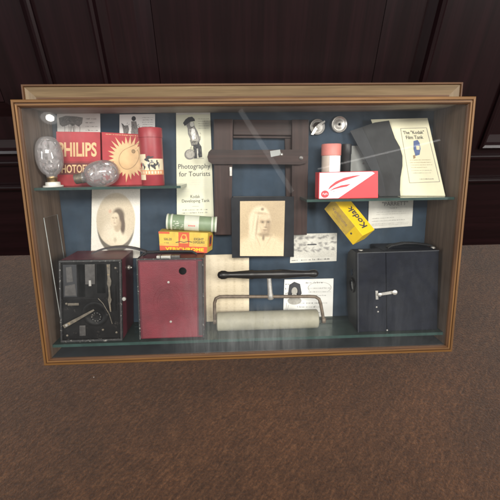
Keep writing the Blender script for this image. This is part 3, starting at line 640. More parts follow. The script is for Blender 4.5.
def bulb(base, axis, Lg, rg, label, with_base):
    """glass envelope of length Lg and radius rg on a bayonet base"""
    t = thing('flashbulb', base, label, 'flashbulb', 'used flashbulbs on the left shelf'); a = Vector(axis).normalized(); nk = .017
    mb = MB(); prof = [(nk-.004, rg*.36)]
    for i in range(15):
        s = i/14; ang = PI*(.10+.90*s); prof.append((nk+Lg*(.5-.5*math.cos(ang)), rg*max(math.sin(ang)**.72, .02) if s < 1 else .0002))
    mb.lathe(base, a, prof, 'bulb_glass', 40); mb.build('glass_envelope', t)
    mb = MB(); mb.lathe(base, a, [(.002, rg*.34), (.003, rg*.38), (.012, rg*.38), (.0135, rg*.42), (.015, rg*.38), (nk, rg*.40)], 'brass_old' if with_base else 'lever_metal', 28); mb.build('brass_cap', t)
    if with_base:
        mb = MB(); mb.lathe(base, a, [(0, rg*.74), (.0012, rg*.76), (.0024, rg*.72), (.0026, rg*.56), (.0075, rg*.54), (.008, rg*.36)], 'base_white', 28); mb.build('foot', t)
    mb = MB(); u = a.orthogonal().normalized(); w = a.cross(u); c0 = Vector(base)+a*(nk+Lg*.52); nu, nv_ = 18, 13; V = []; F = []
    for j in range(nv_+1):                                          # crumpled foil filling the envelope
        h = math.cos(PI*j/nv_); rr = math.sin(PI*j/nv_)
        for i in range(nu):
            g = 2*PI*i/nu; k = random.uniform(.62, .92)
            V.append(c0+a*(h*Lg*.44*k)+(u*math.cos(g)+w*math.sin(g))*rr*rg*k)
    for j in range(nv_):
        for i in range(nu):
            if random.random() < .55: F.append([j*nu+i, j*nu+(i+1) % nu, (j+1)*nu+(i+1) % nu, (j+1)*nu+i])
    mb.add(V, F, 'foil')
    mb.build('foil_filling', t)
    mb = MB()
    for s in (-1, 1): mb.tube([Vector(base)+a*.012+u*s*.002, Vector(base)+a*(nk+Lg*.25)+u*s*.004, Vector(base)+a*(nk+Lg*.5)+u*s*.003], .0004, 'iron_rod', 6)
    mb.build('lead_wire', t)
bb = at(53.2, 185, .036); bb.z = S1+.0003
bulb(bb, (-.02, 0, 1), .0600, .0200, 'glass flashbulb standing upright on its foot at the left end of the shelf', True)
lb = at(73.5, 178, .036); lb.z = S1+.0110
bulb(lb, (1, 0.06, .20), .054, .0208, 'glass flashbulb lying on its side in front of the red cartons', False)

# ------------------------------------------------------------------ right shelf
mb = MB(); o = at(330, 197, .075); o.z = S2+.0003; hh = at(330, 144, .075).z-o.z; t = thing('film_tub', o, 'salmon-capped pale film tub with a white label, standing behind the white and red box', 'film tub')
mb.lathe(o, (0, 0, 1), [(0, .0150), (.001, .0158), (hh*.78, .0158)], 'beige_plastic', 36); mb.build('body', t)
mb = MB(); mb.lathe(o, (0, 0, 1), [(hh*.782, .0158), (hh*.784, .0166), (hh*.985, .0166), (hh, .0155), (hh*1.001, 0)], 'salmon', 36); mb.build('cap', t)
mb = MB(); P = []
for i in range(10):
    g = math.radians(-112+i*9); P += [o+Vector((.0162*math.cos(g), .0162*math.sin(g), hh*.05)), o+Vector((.0162*math.cos(g), .0162*math.sin(g), hh*.775))]
mb.add(P, [[2*i, 2*i+1, 2*i+3, 2*i+2] for i in range(9)], 'gloss_white', True); mb.build('label', t)
mb = MB(); o = at(345, 197, .088); o.z = S2+.0003; hh = at(345, 144, .088).z-o.z
mb.lathe(o, (0, 0, 1), [(0, .0075), (.001, .0080), (hh*.8, .0080), (hh*.81, .0086), (hh*.98, .0086), (hh, .008), (hh, 0)], 'black_card', 28); single(mb, 'black_tube', o, 'slim plain black tube standing between the film tub and the grey card', 'tube')
mb = MB(); q = on(quad([(348, 146), (380, 145), (382, 197), (350, 197)], .099), S2+.0003); c = Card(mb, q); c.base('grey_card', .001); c.ell(.45, .36, .035, .02, 'ink_soft'); c.ell(.32, .55, .02, .015, 'ink_soft')
single(mb, 'grey_card', q[3], 'light grey blank card standing behind the right part of the white and red box', 'card')

t = thing('film_box', at(346, 197, .04), 'glossy white film box with red flame stripes and red diagonal corner', 'box', 'film boxes')
f, bk = upright_box([(319, 172.5), (378, 171), (378, 199), (318.5, 199)], .022, .050, S2, 0); mb = MB(); mb.hexa(f, bk, 'gloss_red', .0007); mb.build('carton', t)
mb = MB(); c = Card(mb, f); c.rect(.012, .985, .02, .985, 'gloss_white', 1)
c.poly([(.985, .02), (.985, .985), (.33, .985)], 'gloss_red', 2); c.poly([(.9, .02), (.985, .02), (.985, .12), (.95, .08)], 'gloss_red', 3)
c.fan((.4, .3), [(.155, .66), (.19, .52), (.28, .36), (.42, .22), (.58, .15), (.72, .13), (.62, .2), (.5, .28), (.36, .38), (.24, .52)], 'gloss_red', 2)
c.fan((.35, .56), [(.17, .72), (.25, .60), (.38, .5), (.54, .45), (.47, .55), (.36, .59), (.25, .65)], 'gloss_red', 2)
c.ell(.105, .82, .066, .14, 'gloss_red', 3); c.text('Agfa', .06, .15, .77, .86, 'gloss_white', 4, .0); c.rows(.23, .33, .68, .75, 1, 'ink_soft', 3); mb.build('print', t)

q = on([at(371, 119.5, .092), at(427.5, 118, .080), at(445.2, 197, .036), at(398, 197, .060)], S2+.0004)
mb = MB(); c = Card(mb, q); c.base_bent('paper_cream_pale')
A = lambda u, v: None
def st(u, v):                                     # (s, t) on the leaflet from its own corners
    t_ = (v-119)/(197-119); l = 371+(398-371)*t_; r_ = 428+(445.5-428)*t_; return (u-l)/(r_-l), t_
bx = [st(401, 129), st(427, 129), st(440, 183), st(410, 184)]; c.line(bx+[bx[0]], .0007, 'ink_soft', 3)
def ttext(word, u0, u1, v0, v1, mt): a0_, t0_ = st(u0, v0); a1_, t1_ = st(u1, v1); c.text(word, a0_, a1_, t0_, t1_, mt, 3, .005)
ttext('The "Kodak"', 403, 425, 131.5, 135, 'ink'); ttext('Film Tank', 406, 424, 136.5, 140, 'ink')
fx = lambda pts, mt, k: c.fan(st(*pts[0]), [st(*p) for p in pts[1:]], mt, k+2)
fx([(417, 148), (414, 142), (418, 141), (420, 144), (421, 150), (420, 156), (416, 157), (414, 150)], 'ink_blue', 1); fx([(418, 149), (416.5, 147), (420, 147), (420, 151), (417, 151)], 'paper_cream', 2); fx([(414.5, 158), (413.5, 156.5), (415.5, 156), (416, 159), (414, 160)], 'ink_brown', 1)
for i, (v, l, r_) in enumerate(((161, 410, 432), (163.5, 410, 433), (166, 411, 433), (168.5, 412, 428), (171.5, 412, 434), (174, 413, 432), (180, 420, 435))):
    a0_, t0_ = st(l, v); a1_, _ = st(r_, v); c.rows(a0_, a1_, t0_-.008, t0_+.008, 1, 'ink_brown' if i < 4 else 'ink_soft', 3, fill=.6 if i < 6 else 1, ragged=.1)
single(mb, 'instruction_leaflet', q[3], 'cream instruction leaflet with a bordered title and small blue figure, on the right shelf', 'leaflet')
t = thing('negative_wallet', at(385, 197, .075), 'dark grey paper wallet with a curved flap leaning over the cream leaflet', 'wallet')
def wal(pts, d0, d1, mt, th):
    V = []
    for u, v in pts:
        s = (v-118)/(197-118); d = d0+(d1-d0)*s-(u-400)*.00042; p = at(u, v, d); p.z = max(p.z, S2+.0004); V.append(p)
    mb = MB(); mb.slab(V, (0, th, 0), mt); return mb
wal([(362, 127), (375, 122.5), (389, 120.5), (391.5, 128), (395, 138), (400, 147), (402.5, 156), (402.5, 166), (400.5, 178), (400, 190), (400.5, 197), (374, 197), (378, 178), (372, 152)], .078, .050, 'wallet_grey', .0015).build('envelope', t)
wal([(350, 131), (362, 127), (374, 152), (383, 178), (386, 197), (379, 197), (371, 170)], .075, .0475, 'wallet_dark', .0012).build('flap', t)

# ------------------------------------------------------------------ box cameras
def cam_body(t, name, front, d0, d1, mt, bev=.002):
    f = quad(front, d0); bk = [p+Vector((0, d1-d0, 0)) for p in f]; mb = MB(); mb.hexa(f, bk, mt, bev); return mb.build(name, t), f
# maroon camera with opened front
t = thing('box_camera', (-.26, .05, S3), 'maroon box camera with its black shutter works uncovered, at the left end', 'camera', 'old box cameras')
FD = .020
f = on(quad([(58.5, 261), (121, 260), (122, 337), (60, 338.5)], FD), S3+.0004)
f2 = [p+Vector((0, .0065, 0)) for p in f]; mb = MB(); mb.hexa(f2, [p+Vector((0, .074, 0)) for p in f2], 'leather_maroon', .0015); mb.build('body', t)
mb = MB(); mb.hexa([f[0].lerp(f[2], .035)+Vector((0, .0035, 0)), f[1].lerp(f[3], .035)+Vector((0, .0035, 0)), f[2].lerp(f[0], .035)+Vector((0, .0035, 0)), f[3].lerp(f[1], .035)+Vector((0, .0035, 0))], [p+Vector((0, .0064, 0)) for p in f], 'cam_metal_black', .0); pl = mb.build('front_plate', t)
mb = MB(); c = Card(mb, f)
for a0, a1, t0, t1 in ((0, 1, 0, .02), (0, 1, .975, 1), (0, .026, .0205, .9745), (.968, 1, .0205, .9745)):
    q = [c.pt(a0, t0), c.pt(a1, t0), c.pt(a1, t1), c.pt(a0, t1)]; mb.hexa(q, [p+Vector((0, .0062, 0)) for p in q], 'worn_edge', .0006)
mb.build('front_rim', t)
pc = Card(MB(), [p+Vector((0, .0034, 0)) for p in f])
def plate(a0, a1, t0, t1, h, mt, name, bev=.0006):
    q = [pc.pt(a0, t0)-Vector((0, h, 0)), pc.pt(a1, t0)-Vector((0, h, 0)), pc.pt(a1, t1)-Vector((0, h, 0)), pc.pt(a0, t1)-Vector((0, h, 0))]
    mb = MB(); mb.hexa(q, [p+Vector((0, h-.0002, 0)) for p in q], mt, bev); return mb.build(name, t)
vf = plate(.06, .28, .05, .44, .0020, 'black_card', 'viewfinder'); mb = MB(); q = [pc.pt(a, t_)-Vector((0, .0024, 0)) for a, t_ in ((.09, .30), (.25, .28), (.27, .42), (.08, .42))]; mb.slab(q, (0, .0003, 0), 'steel_plate'); q = [pc.pt(a, t_)-Vector((0, .0024, 0)) for a, t_ in ((.11, .08), (.2, .07), (.22, .25), (.12, .26))]; mb.slab(q, (0, .0003, 0), 'steel_plate'); mb.build('mirror', vf)
plate(.41, .57, .05, .29, .0016, 'steel_plate', 'centre_plate')
plate(.05, .72, .455, .475, .0016, 'cam_metal_black', 'ledge')
plate(.60, .73, .05, .40, .0006, 'void_black', 'recess')
plate(.30, .40, .05, .44, .0006, 'void_black', 'recess')
plate(.47, .51, .24, .31, .0024, 'nickel_dull', 'pin')
mb = MB(); sp = [(.765, .05), (.82, .05), (.815, .2), (.835, .25), (.83, .29), (.81, .33), (.82, .45), (.835, .48), (.815, .53), (.825, .63), (.808, .63), (.785, .52), (.775, .48), (.79, .43), (.785, .33), (.765, .28), (.775, .22)]
mb.slab([pc.pt(a, t_)-Vector((0, .0028, 0)) for a, t_ in sp], (0, .0012, 0), 'lever_metal'); mb.build('shutter_spring', t)
for a, t_, h in ((.10, .52, .0018), (.90, .10, .0010), (.90, .90, .0010), (.10, .92, .0010), (.68, .86, .0014)):
    mb = MB(); mb.lathe(pc.pt(a, t_), (0, -1, 0), [(0, .0019), (h, .0017), (h+.0003, .0008), (h+.0003, 0)], 'lever_metal', 14); mb.build('screw', t)
plate(.12, .30, .515, .545, .0012, 'lever_metal', 'bracket'); plate(.86, .90, .30, .62, .0014, 'cam_metal_black', 'guide_rail'); plate(.30, .40, .80, .93, .0010, 'steel_plate', 'bracket')
mb = MB(); mb.tube([pc.pt(.62, .46)-Vector((0, .003, 0)), pc.pt(.70, .52)-Vector((0, .004, 0)), pc.pt(.80, .66)-Vector((0, .004, 0)), pc.pt(.84, .78)-Vector((0, .003, 0))], .0006, 'lever_metal', 8); mb.build('spring_wire', t)
mb = MB(); o = pc.pt(.56, .66); mb.lathe(o, (0, -1, 0), [(0, .021), (.0012, .021), (.0016, .0195), (.0016, .016), (.0008, .015), (.0008, 0)], 'cam_metal_black', 44); sd = mb.build('shutter_disc', t)
mb = MB(); mb.lathe(o+Vector((.002, -.0016, -.004)), (0, -1, 0), [(0, .0085), (.0012, .0085), (.0018, .0075), (.0012, .0062), (.0012, 0)], 'cam_metal_black', 30)
for k in range(10): g = 2*PI*k/10; mb.lathe(o+Vector((.002+.0072*math.cos(g), -.0028, -.004+.0072*math.sin(g))), (0, -1, 0), [(0, .0007), (.0006, .0005)], 'nickel_dull', 8)
mb.build('hub', sd)
mb = MB(); a = pc.pt(.055, .80)-Vector((0, .0035, 0)); b_ = pc.pt(.55, .60)-Vector((0, .0035, 0)); dv = (b_-a).normalized(); nv = Vector((-dv.z, 0, dv.x))
mb.slab([a+nv*.0030, a+dv*.02+nv*.0026, b_+nv*.0014, b_-nv*.0014, a+dv*.02-nv*.0026, a-nv*.0030], (0, .001, 0), 'lever_metal'); mb.lathe(a+dv*.006, (0, -1, 0), [(0, .0022), (.0012, .002), (.0013, 0)], 'nickel', 16); mb.build('lever', t)
mb = MB(); o = f[1].lerp(f[2], .48)+Vector((.003, .004, 0)); mb.lathe(o, (0, -1, 0), [(0, .0035), (.002, .003), (.0022, 0)], 'nickel_dull', 16); mb.build('side_stud', t)
side = f[1].lerp(f[2], .17)+Vector((.0004, .045, 0)); mb = MB(); mb.lathe(side, (1, 0, -.06), [(-.001, .004), (.0025, .0038), (.004, .0015), (.006, .0012)], 'nickel_dull', 18); mb.build('winding_knob', t)
mb = MB(); pth = []
zt = f[0].z
for i in range(15):
    s = i/14; x = -.262+.088*s; z = zt+.0045+.010*math.sin(PI*min(1, s*1.02))**.8; pth.append((x, .048+.004*s, z))
V = []
for (x, y, z) in pth: V += [(x, y-.006, z), (x, y+.006, z), (x, y+.006, z+.0022), (x, y-.006, z+.0022)]
fs = [];
for i in range(14):
    for k in range(4): fs.append([i*4+k, i*4+(k+1) % 4, (i+1)*4+(k+1) % 4, (i+1)*4+k])
fs += [[0, 1, 2, 3], [56, 57, 58, 59]]
mb.add(V, fs, 'leather_grey', True); mb.build('carrying_strap', t)

# red camera
t = thing('box_camera', (-.14, .05, S3), 'box camera with a plain red face and small dark hole, second from the left', 'camera', 'old box cameras')
f = on(quad([(137, 259.5), (203, 258.5), (203.5, 334), (140, 335.5)], .024), S3+.0004); mb = MB(); mb.hexa(f, [p+Vector((0, .071, 0)) for p in f], 'leather_maroon', .0018); mb.build('body', t)
mb = MB()
for i, j in ((0, 1), (1, 2), (3, 0)): mb.tube([f[i]+Vector((0, -.0004, 0)), f[j]+Vector((0, -.0004, 0))], .0013, 'worn_edge', 8)
for i in (0, 1): mb.tube([f[i], f[i]+Vector((0, .07, 0))], .0012, 'worn_edge', 8)
mb.build('edge_binding', t)
sq = Card(MB(), f); q = [sq.pt(.925, .03), sq.pt(.985, .03), sq.pt(.985, .97), sq.pt(.925, .97)]; q = [p-Vector((0, .0008, 0)) for p in q]; mb = MB(); mb.hexa(q, [p+Vector((0, .0007, 0)) for p in q], 'leather_grey', .0003); mb.build('side_strip', t)
g_ = Card(MB(), f); q = [g_.pt(.035, .03), g_.pt(.90, .025), g_.pt(.905, .985), g_.pt(.04, .985)]
q = [p-Vector((0, .0016, 0)) for p in q]; mb = MB(); mb.hexa(q, [p+Vector((0, .0015, 0)) for p in q], 'leather_red', .0007); fc = mb.build('red_panel', t)
mb = MB(); c = Card(mb, q); rr = lambda k: c.ring(.5, .55, .26, .235, .03, 'card_red_dark', k)
o = c.pt(.755, .125); mb.lathe(o, (0, -1, 0), [(0, .0062), (.0010, .0060), (.0012, .0048), (.0004, .0040), (.0004, 0)], 'void_black', 30); mb.build('winder_hole', fc)
mb = MB()
for a, t_ in ((.50, .265), (.52, .785)): mb = MB(); mb.lathe(c.pt(a, t_), (0, -1, 0), [(0, .0021), (.0006, .0018), (.0008, 0)], 'nickel', 16); mb.build('rivet', fc)
mb = MB(); c.mb = mb
for ra in (.27, .20): 
    P = [c.pt(.49+ra*math.cos(2*PI*i/40), .53+ra*.86*math.sin(2*PI*i/40)) for i in range(41)]; mb.tube(P, .00022, 'leather_red', 6)
mb.build('embossed_ring', fc)
for x0, x1, zz, mt in ((161, 171, 259, 'nickel_dull'), (171.4, 180, 258, 'steel_plate'), (157, 160.5, 262, 'nickel_dull')):
    p0 = at(x0, zz, .030); p1 = at(x1, zz, .030); mb = MB(); mb.box(p0.x, p1.x, .027, .038, f[0].z-.0005, f[0].z+.0042, mt, .0008); mb.build('clasp', t)
mb = MB(); mb.tube([Vector((f[0].x+.004, .05, f[0].z+.001)), Vector((f[0].x+.012, .05, f[0].z+.006)), Vector((f[0].x+.05, .05, f[0].z+.0072)), Vector((f[1].x-.02, .05, f[0].z+.006)), Vector((f[1].x-.012, .05, f[0].z+.001))], .0022, 'leather_black', 8); mb.build('carrying_strap', t)

# black camera on the right
t = thing('box_camera', (.25, .05, S3), 'large blue-black leather box camera with a nickel latch, at the right end', 'camera', 'old box cameras')
f = on(quad([(357.5, 253), (439, 250.5), (437, 332.5), (358, 333.5)], .024), S3+.0004)
mb = MB(); mid = .42
fl_ = [f[0], f[0].lerp(f[1], .345), f[3].lerp(f[2], .36), f[3]]; fr_ = [f[0].lerp(f[1], .348), f[1], f[2], f[3].lerp(f[2], .363)]
mb.hexa([fl_[0], fl_[1], fl_[2], fl_[3]], [p+Vector((0, .034, 0)) for p in fl_], 'leather_navy', .0014); mb.build('front_section', t)
mb = MB(); mb.hexa(fr_, [p+Vector((0, .076, 0)) for p in fr_], 'leather_navy', .0014); mb.build('body', t)
mb = MB()
mb.tube([f[0]+Vector((.0004, .0002, 0)), f[3]+Vector((.0004, .0002, 0))], .0012, 'worn_highlight', 8); mb.tube([f[0]+Vector((0, .0003, -.0003)), f[1]+Vector((0, .0003, -.0003))], .0011, 'worn_highlight', 8); mb.build('edge_binding', t)  # edge highlight put into the colour of these paler, worn tubes
# lens board at the left: chamfered outline, bulging outwards
mb = MB(); b0 = f[0]+Vector((0, .034, -.0005)); b3 = f[3]+Vector((0, .034, 0)); w_ = f[0].lerp(f[1], .345).x-f[0].x
hgt = b0.z-b3.z
prof = [(.0345, 1.0), (.060, 1.0), (.078, .93), (.088, .80), (.0905, .5), (.088, .12), (.080, .0), (.0345, .0)]
A_ = [Vector((b3.x+(b0.x-b3.x)*k, y, b3.z+hgt*k)) for y, k in prof]; mb.slab(A_, (w_, 0, 0), 'leather_black'); mb.build('lens_section', t)
mb = MB(); o = Vector((f[3].lerp(f[0], .52).x-.0002, .052, f[3].z+hgt*.55)); mb.lathe(o, (-1, 0, -.06), [(-.003, .0135), (.0025, .0132), (.003, .011), (.0012, .009), (.0012, 0)], 'cam_metal_black', 34); lm = mb.build('lens_mount', t)
mb = MB(); mb.lathe(o+Vector((-.0012, 0, 0)), (-1, 0, -.06), [(0, .0088), (.0010, .006), (.0014, 0)], 'lens', 30); mb.build('lens', lm)
mb = MB(); o2 = o+Vector((-.001, .004, .022)); mb.lathe(o2, (-1, 0, -.06), [(-.003, .006), (.001, .0058), (.0012, 0)], 'lens', 20); mb.build('viewfinder', t)
c = Card(MB(), f)
lt = MB(); p0 = c.pt(.255, .515)-Vector((0, .003, 0)); p1 = c.pt(.445, .49)-Vector((0, .003, 0)); dv = (p1-p0).normalized(); nv = Vector((-dv.z, 0, dv.x))
lt.slab([p0+nv*.0022, p1+nv*.0026, p1+dv*.0024, p1-nv*.0026, p0-nv*.0022, p0-dv*.0022], (0, .0014, 0), 'nickel'); lt.lathe(p1, (0, -1, 0), [(0, .0044), (.0025, .0042), (.0036, .0025), (.0038, 0)], 'nickel', 24); lt.lathe(p0+dv*.001, (0, -1, 0), [(0, .0032), (.0022, .0030), (.003, .0012)], 'nickel', 20)
lt.slab([c.pt(.215, .47)-Vector((0, .0016, 0)), c.pt(.245, .47)-Vector((0, .0016, 0)), c.pt(.25, .58)-Vector((0, .0016, 0)), c.pt(.22, .58)-Vector((0, .0016, 0))], (0, .0014, 0), 'nickel_dull'); lt.build('latch', t)
mb = MB()
for a, t_ in ((.232, .68), (.25, .74), (.365, .985)): mb = MB(); mb.lathe(c.pt(a, t_)-Vector((0, .0002, 0)), (0, -1, 0), [(0, .0016), (.0006, .0012), (.0008, 0)], 'nickel_dull', 12); mb.build('stud', t)
mb = MB(); zt = f[1].z-.0012; x0, x1 = at(386, 250, .06).x, at(432, 250, .06).x
pth = [(x0, .058, zt), (x0+.006, .058, zt+.004), (x0+.03, .06, zt+.0075), (x0+.05, .061, zt+.0068), (x1-.006, .06, zt+.003), (x1, .06, zt)]
V = []; fs = []
for (x, y, z) in pth: V += [(x, y-.006, z), (x, y+.006, z), (x, y+.006, z+.0022), (x, y-.006, z+.0022)]
for i in range(len(pth)-1):
    for k in range(4): fs.append([i*4+k, i*4+(k+1) % 4, (i+1)*4+(k+1) % 4, (i+1)*4+k])
mb.add(V, fs, 'leather_black', True); mb.build('carrying_strap', t)
mb = MB(); mb.lathe(Vector((x1-.004, .05, zt)), (0, 0, 1), [(0, .004), (.002, .0038), (.003, .0015), (.0031, 0)], 'nickel_dull', 18); mb.build('strap_stud', t); mb = MB(); mb.lathe(Vector((f[0].x+.012, .045, f[0].z-.0008)), (0, 0, 1), [(0, .004), (.0016, .0038), (.002, 0)], 'nickel_dull', 18); mb.build('strap_stud', t)

# ------------------------------------------------------------------ film box and roll on the red camera
ZR = at(170, 259, .024).z
t = thing('film_box', at(187, 252, .07), 'yellow and red film box lying on top of the red-faced camera', 'box', 'film boxes')
f = quad([(158.5, 231.5), (208, 233), (207, 253), (160, 251.5)], .062); bk = [p+Vector((0, .034, 0)) for p in f]
dz = min(p.z for p in f)-(ZR+.0092)
for p in f+bk: p.z -= 0
bk[1] += Vector((.008, -.004, 0)); bk[2] += Vector((.008, -.004, 0))
mb = MB(); mb.hexa(f, bk, 'box_yellow_worn', .0008); mb.build('carton', t)
mb = MB(); c = Card(mb, f); c.rect(.0, 1, .70, 1.0, 'box_redprint', 1); c.rect(0, 1, .58, .70, 'box_orange', 1); c.rect(.40, .62, .0, .72, 'box_redprint', 2); c.rect(.0, .22, .0, .10, 'box_redprint', 2)
c.text('VERICHROME', .12, .93, .76, .93, 'box_yellow', 3, .02); c.text('SIX-20', .10, .26, .30, .42, 'ink', 3, .0); c.rows(.10, .26, .46, .6, 1, 'ink', 3)
c.text('EIGHT', .72, .92, .26, .38, 'ink', 3, .0); c.text('EXPOSURES', .70, .94, .42, .54, 'ink', 3, .0)
c.fan((.51, .35), [(.44, .3), (.48, .1), (.56, .1), (.58, .3), (.6, .55), (.42, .55)], 'box_orange', 3); c.line([(.34, .52), (.44, .46), (.51, .5), (.6, .44), (.68, .48)], .0012, 'ink', 4); c.ell(.51, .24, .04, .10, 'box_redprint', 4)
side_ = Card(mb, [f[1], bk[1], bk[2], f[2]]); side_.rect(.25, .75, .2, .75, 'box_redprint', 1); side_.ell(.5, .45, .15, .2, 'ink', 2)
mb.build('print', t)
fb = f
o0 = at(168, 221.5, .078); o1 = at(215.5, 224.5, .078); ax = o1-o0; Lr = ax.length; r = .0132
zr = max(fb[0].z, fb[1].z)+r+.0003; dz = zr-(o0.z+o1.z)/2; 
t = thing('film_roll', o0.lerp(o1, .5)+Vector((0, 0, -r)), 'green paper-backed film roll with cream band lying on the yellow film box', 'film roll')
mb = MB(); mb.lathe(o0, ax, [(.0, r*.96), (.0012, r), (Lr-.0012, r), (Lr, r*.96)], 'film_green', 36); mb.build('backing_paper', t)
mb = MB(); mb.lathe(o0, ax, [(Lr*.355, r+.0003), (Lr*.66, r+.0003)], 'film_pale', 36); mb.build('paper_band', t)
mb = MB()
for k in (-.0015, Lr*.07, Lr*.915, Lr-.0008): mb = MB(); mb.lathe(o0, ax, [(k, r*1.02), (k+.0008, r*1.045), (k+.0022, r*1.045), (k+.003, r*1.02)], 'film_pale', 36); mb.build('spool_rim', t)
mb = MB(); a = ax.normalized()
for k in range(16):
    p = o0+a*(Lr*random.uniform(.12, .34)); g = math.radians(random.uniform(-150, -70)); q = p+Vector((0, math.cos(g+PI/2)*0-.0+math.cos(math.radians(90))*0, 0))
    d1_ = Vector((0, -math.cos(g+PI/2+0), 0)); nrm = Vector((0, -abs(math.sin(g)), math.cos(g)*.9)).normalized(); q = p+nrm*(r+.0004); tn = a.cross(nrm)
    mb.add([q+a*.0014+tn*.0006, q-a*.0014+tn*.0006, q-a*.0014-tn*.0006, q+a*.0014-tn*.0006], [[0, 1, 2, 3]], 'film_pale')
for k in range(5):
    p = o0+a*(Lr*(.45+.03*k)); nrm = Vector((0, -.95, -.2)).normalized(); q = p+nrm*(r+.0007); tn = a.cross(nrm); mb.add([q+a*.0006+tn*.0012, q-a*.0006+tn*.0012, q-a*.0006-tn*.0012, q+a*.0006-tn*.0012], [[0, 1, 2, 3]], 'gloss_red')
mb.build('print', t)

# ------------------------------------------------------------------ yellow box leaning on the black camera
p_br = at(363, 235.5, .025); rv_ = Vector((.0275, .0227, .0058)); lv_ = Vector((-.0108, .0179, -.0190)); lv_ -= rv_*(lv_.dot(rv_)/rv_.dot(rv_))
tv_ = rv_.cross(lv_).normalized()*.080; tv_ = tv_ if tv_.z > 0 else -tv_
p_tl = p_br+tv_
front = [p_tl, p_tl+rv_, p_br+rv_, p_br]; back = [p+lv_ for p in front]
t = thing('film_box', at(362, 247, .045), 'bright yellow film box tilted steeply against the back, on the large black camera', 'box', 'film boxes')
mb = MB(); mb.hexa(front, back, 'box_yellow', .0008); mb.build('carton', t)
mb = MB(); c = Card(mb, front); c.vtext('Kodak', (.74, .86), (.74, .30), (-.44, .0), 'ink', 2, .02)
s2 = Card(mb, [p_tl, p_br, p_br+lv_, p_tl+lv_]); s2.rect(.0, .74, .02, .98, 'box_yellow_worn', 1); s2.text('Verichrome', .14, .62, .30, .55, 'ink_brown', 2, .01); s2.rows(.20, .6, .66, .78, 1, 'ink_brown', 2); s2.rect(.78, .82, .5, .62, 'ink', 2)
s3 = Card(mb, [p_br, p_br+rv_, p_br+rv_+lv_, p_br+lv_]); s3.rows(.3, .75, .35, .75, 2, 'ink_brown', 1); mb.build('print', t)

# ------------------------------------------------------------------ roller squeegee
t = thing('roller_squeegee', (.03, .052, S3), 'roller squeegee with pale grey roller, iron yoke and turned black handle', 'roller')
RD = .052; c0 = at(217, 320, RD); c1 = at(317.5, 320, RD); R_ = .0165; zc = S3+R_+.0003; c0.z = zc; c1.z = zc
mb = MB(); mb.lathe(c0, c1-c0, [(0, R_*.9), (.0015, R_), ((c1-c0).length-.0015, R_), ((c1-c0).length, R_*.9)], 'roller_rubber', 44); mb.build('roller', t)
yk = [(215, 321), (214.5, 310), (214.5, 303), (216, 298.5), (219.5, 296.8), (226, 296.6), (268, 296.6), (310, 296.4), (315.5, 296.8), (319, 299), (320.5, 303), (322, 311), (323.5, 320)]
pts = [at(u, v, RD) for u, v in yk]
mb = MB(); mb.tube(pts, .0029, 'iron_rod', 14); mb.lathe(pts[0]+Vector((-.003, 0, 0)), (1, 0, 0), [(0, .0055), (.0015, .006), (.005, .006), (.0065, .0045)], 'iron_rod', 20); mb.lathe(pts[-1]+Vector((-.003, 0, 0)), (1, 0, 0), [(0, .0055), (.0015, .006), (.005, .006), (.0065, .0045)], 'iron_rod', 20); mb.build('yoke', t)
mb = MB(); b0 = at(270.5, 297, RD); b1 = at(269, 277, RD); mb.lathe(b0-(b1-b0).normalized()*.004, b1-b0, [(0, .0045), (.001, .0052), (.008, .005), (.011, .0042), ((b1-b0).length+.002, .0036)], 'nickel_dull', 24); mb.build('ferrule', t)
mb = MB(); h0 = at(217.5, 275, RD-.001); h1 = at(318.5, 273.5, RD-.001); Lh = (h1-h0).length
mb.lathe(h0, h1-h0, [(k*Lh, r_*1.22) for k, r_ in ((0, .0012), (.01, .0042), (.04, .0062), (.075, .0060), (.10, .0046), (.14, .0044), (.22, .0052), (.31, .0062), (.34, .0068), (.36, .0060), (.5, .0058), (.62, .0068), (.66, .0066), (.72, .0058), (.84, .0045), (.90, .0044), (.925, .0054), (.96, .0060), (.985, .0046), (1, .001))], 'handle_black', 30); mb.build('handle', t)

# ------------------------------------------------------------------ clear plate added at the left wall, pale edges drawing reflection lines
clear('plate_glass', (.98, .985, .985), 1.06, .02)
mat('reflection_line', (.36, .38, .37), .3, .2, 80)
mb = MB(); p0, p1 = at(37.5, 218, .034), at(54.5, 261, .034); p0.x = max(p0.x, -.3285); p1.z = S3+.0006
q0, q1 = p0+Vector((.0011, 0, 0)), p1+Vector((.0011, 0, 0)); bk = Vector((0, .05, 0))
mb.add([p0, p1, p1+bk, p0+bk], [[0, 1, 2, 3]], 'plate_glass'); mb.add([q0, q1, q1+bk, q0+bk], [[0, 1, 2, 3]], 'plate_glass')
mb.add([p0, q0, q1, p1], [[0, 1, 2, 3]], 'reflection_line'); mb.add([p0, q0, q0+bk, p0+bk], [[0, 1, 2, 3]], 'reflection_line'); mb.add([p0+bk, q0+bk, q1+bk, p1+bk], [[0, 1, 2, 3]], 'reflection_line')
single(mb, 'reflection_plate', p1, 'added thin clear plate with pale edges for reflection lines, at the left side wall', 'glass plate')

# ------------------------------------------------------------------ camera, lamps, world
cd = bpy.data.cameras.new('viewer'); cam = bpy.data.objects.new('viewer', cd); COL.objects.link(cam)
rot = Matrix((C_R, -C_D, -C_F)).transposed().to_4x4(); cam.matrix_world = CASE @ Matrix.Translation(CAM) @ rot
cd.sensor_width = 36; cd.lens = 28.8; cd.clip_start = .02; cd.clip_end = 100; scene.camera = cam

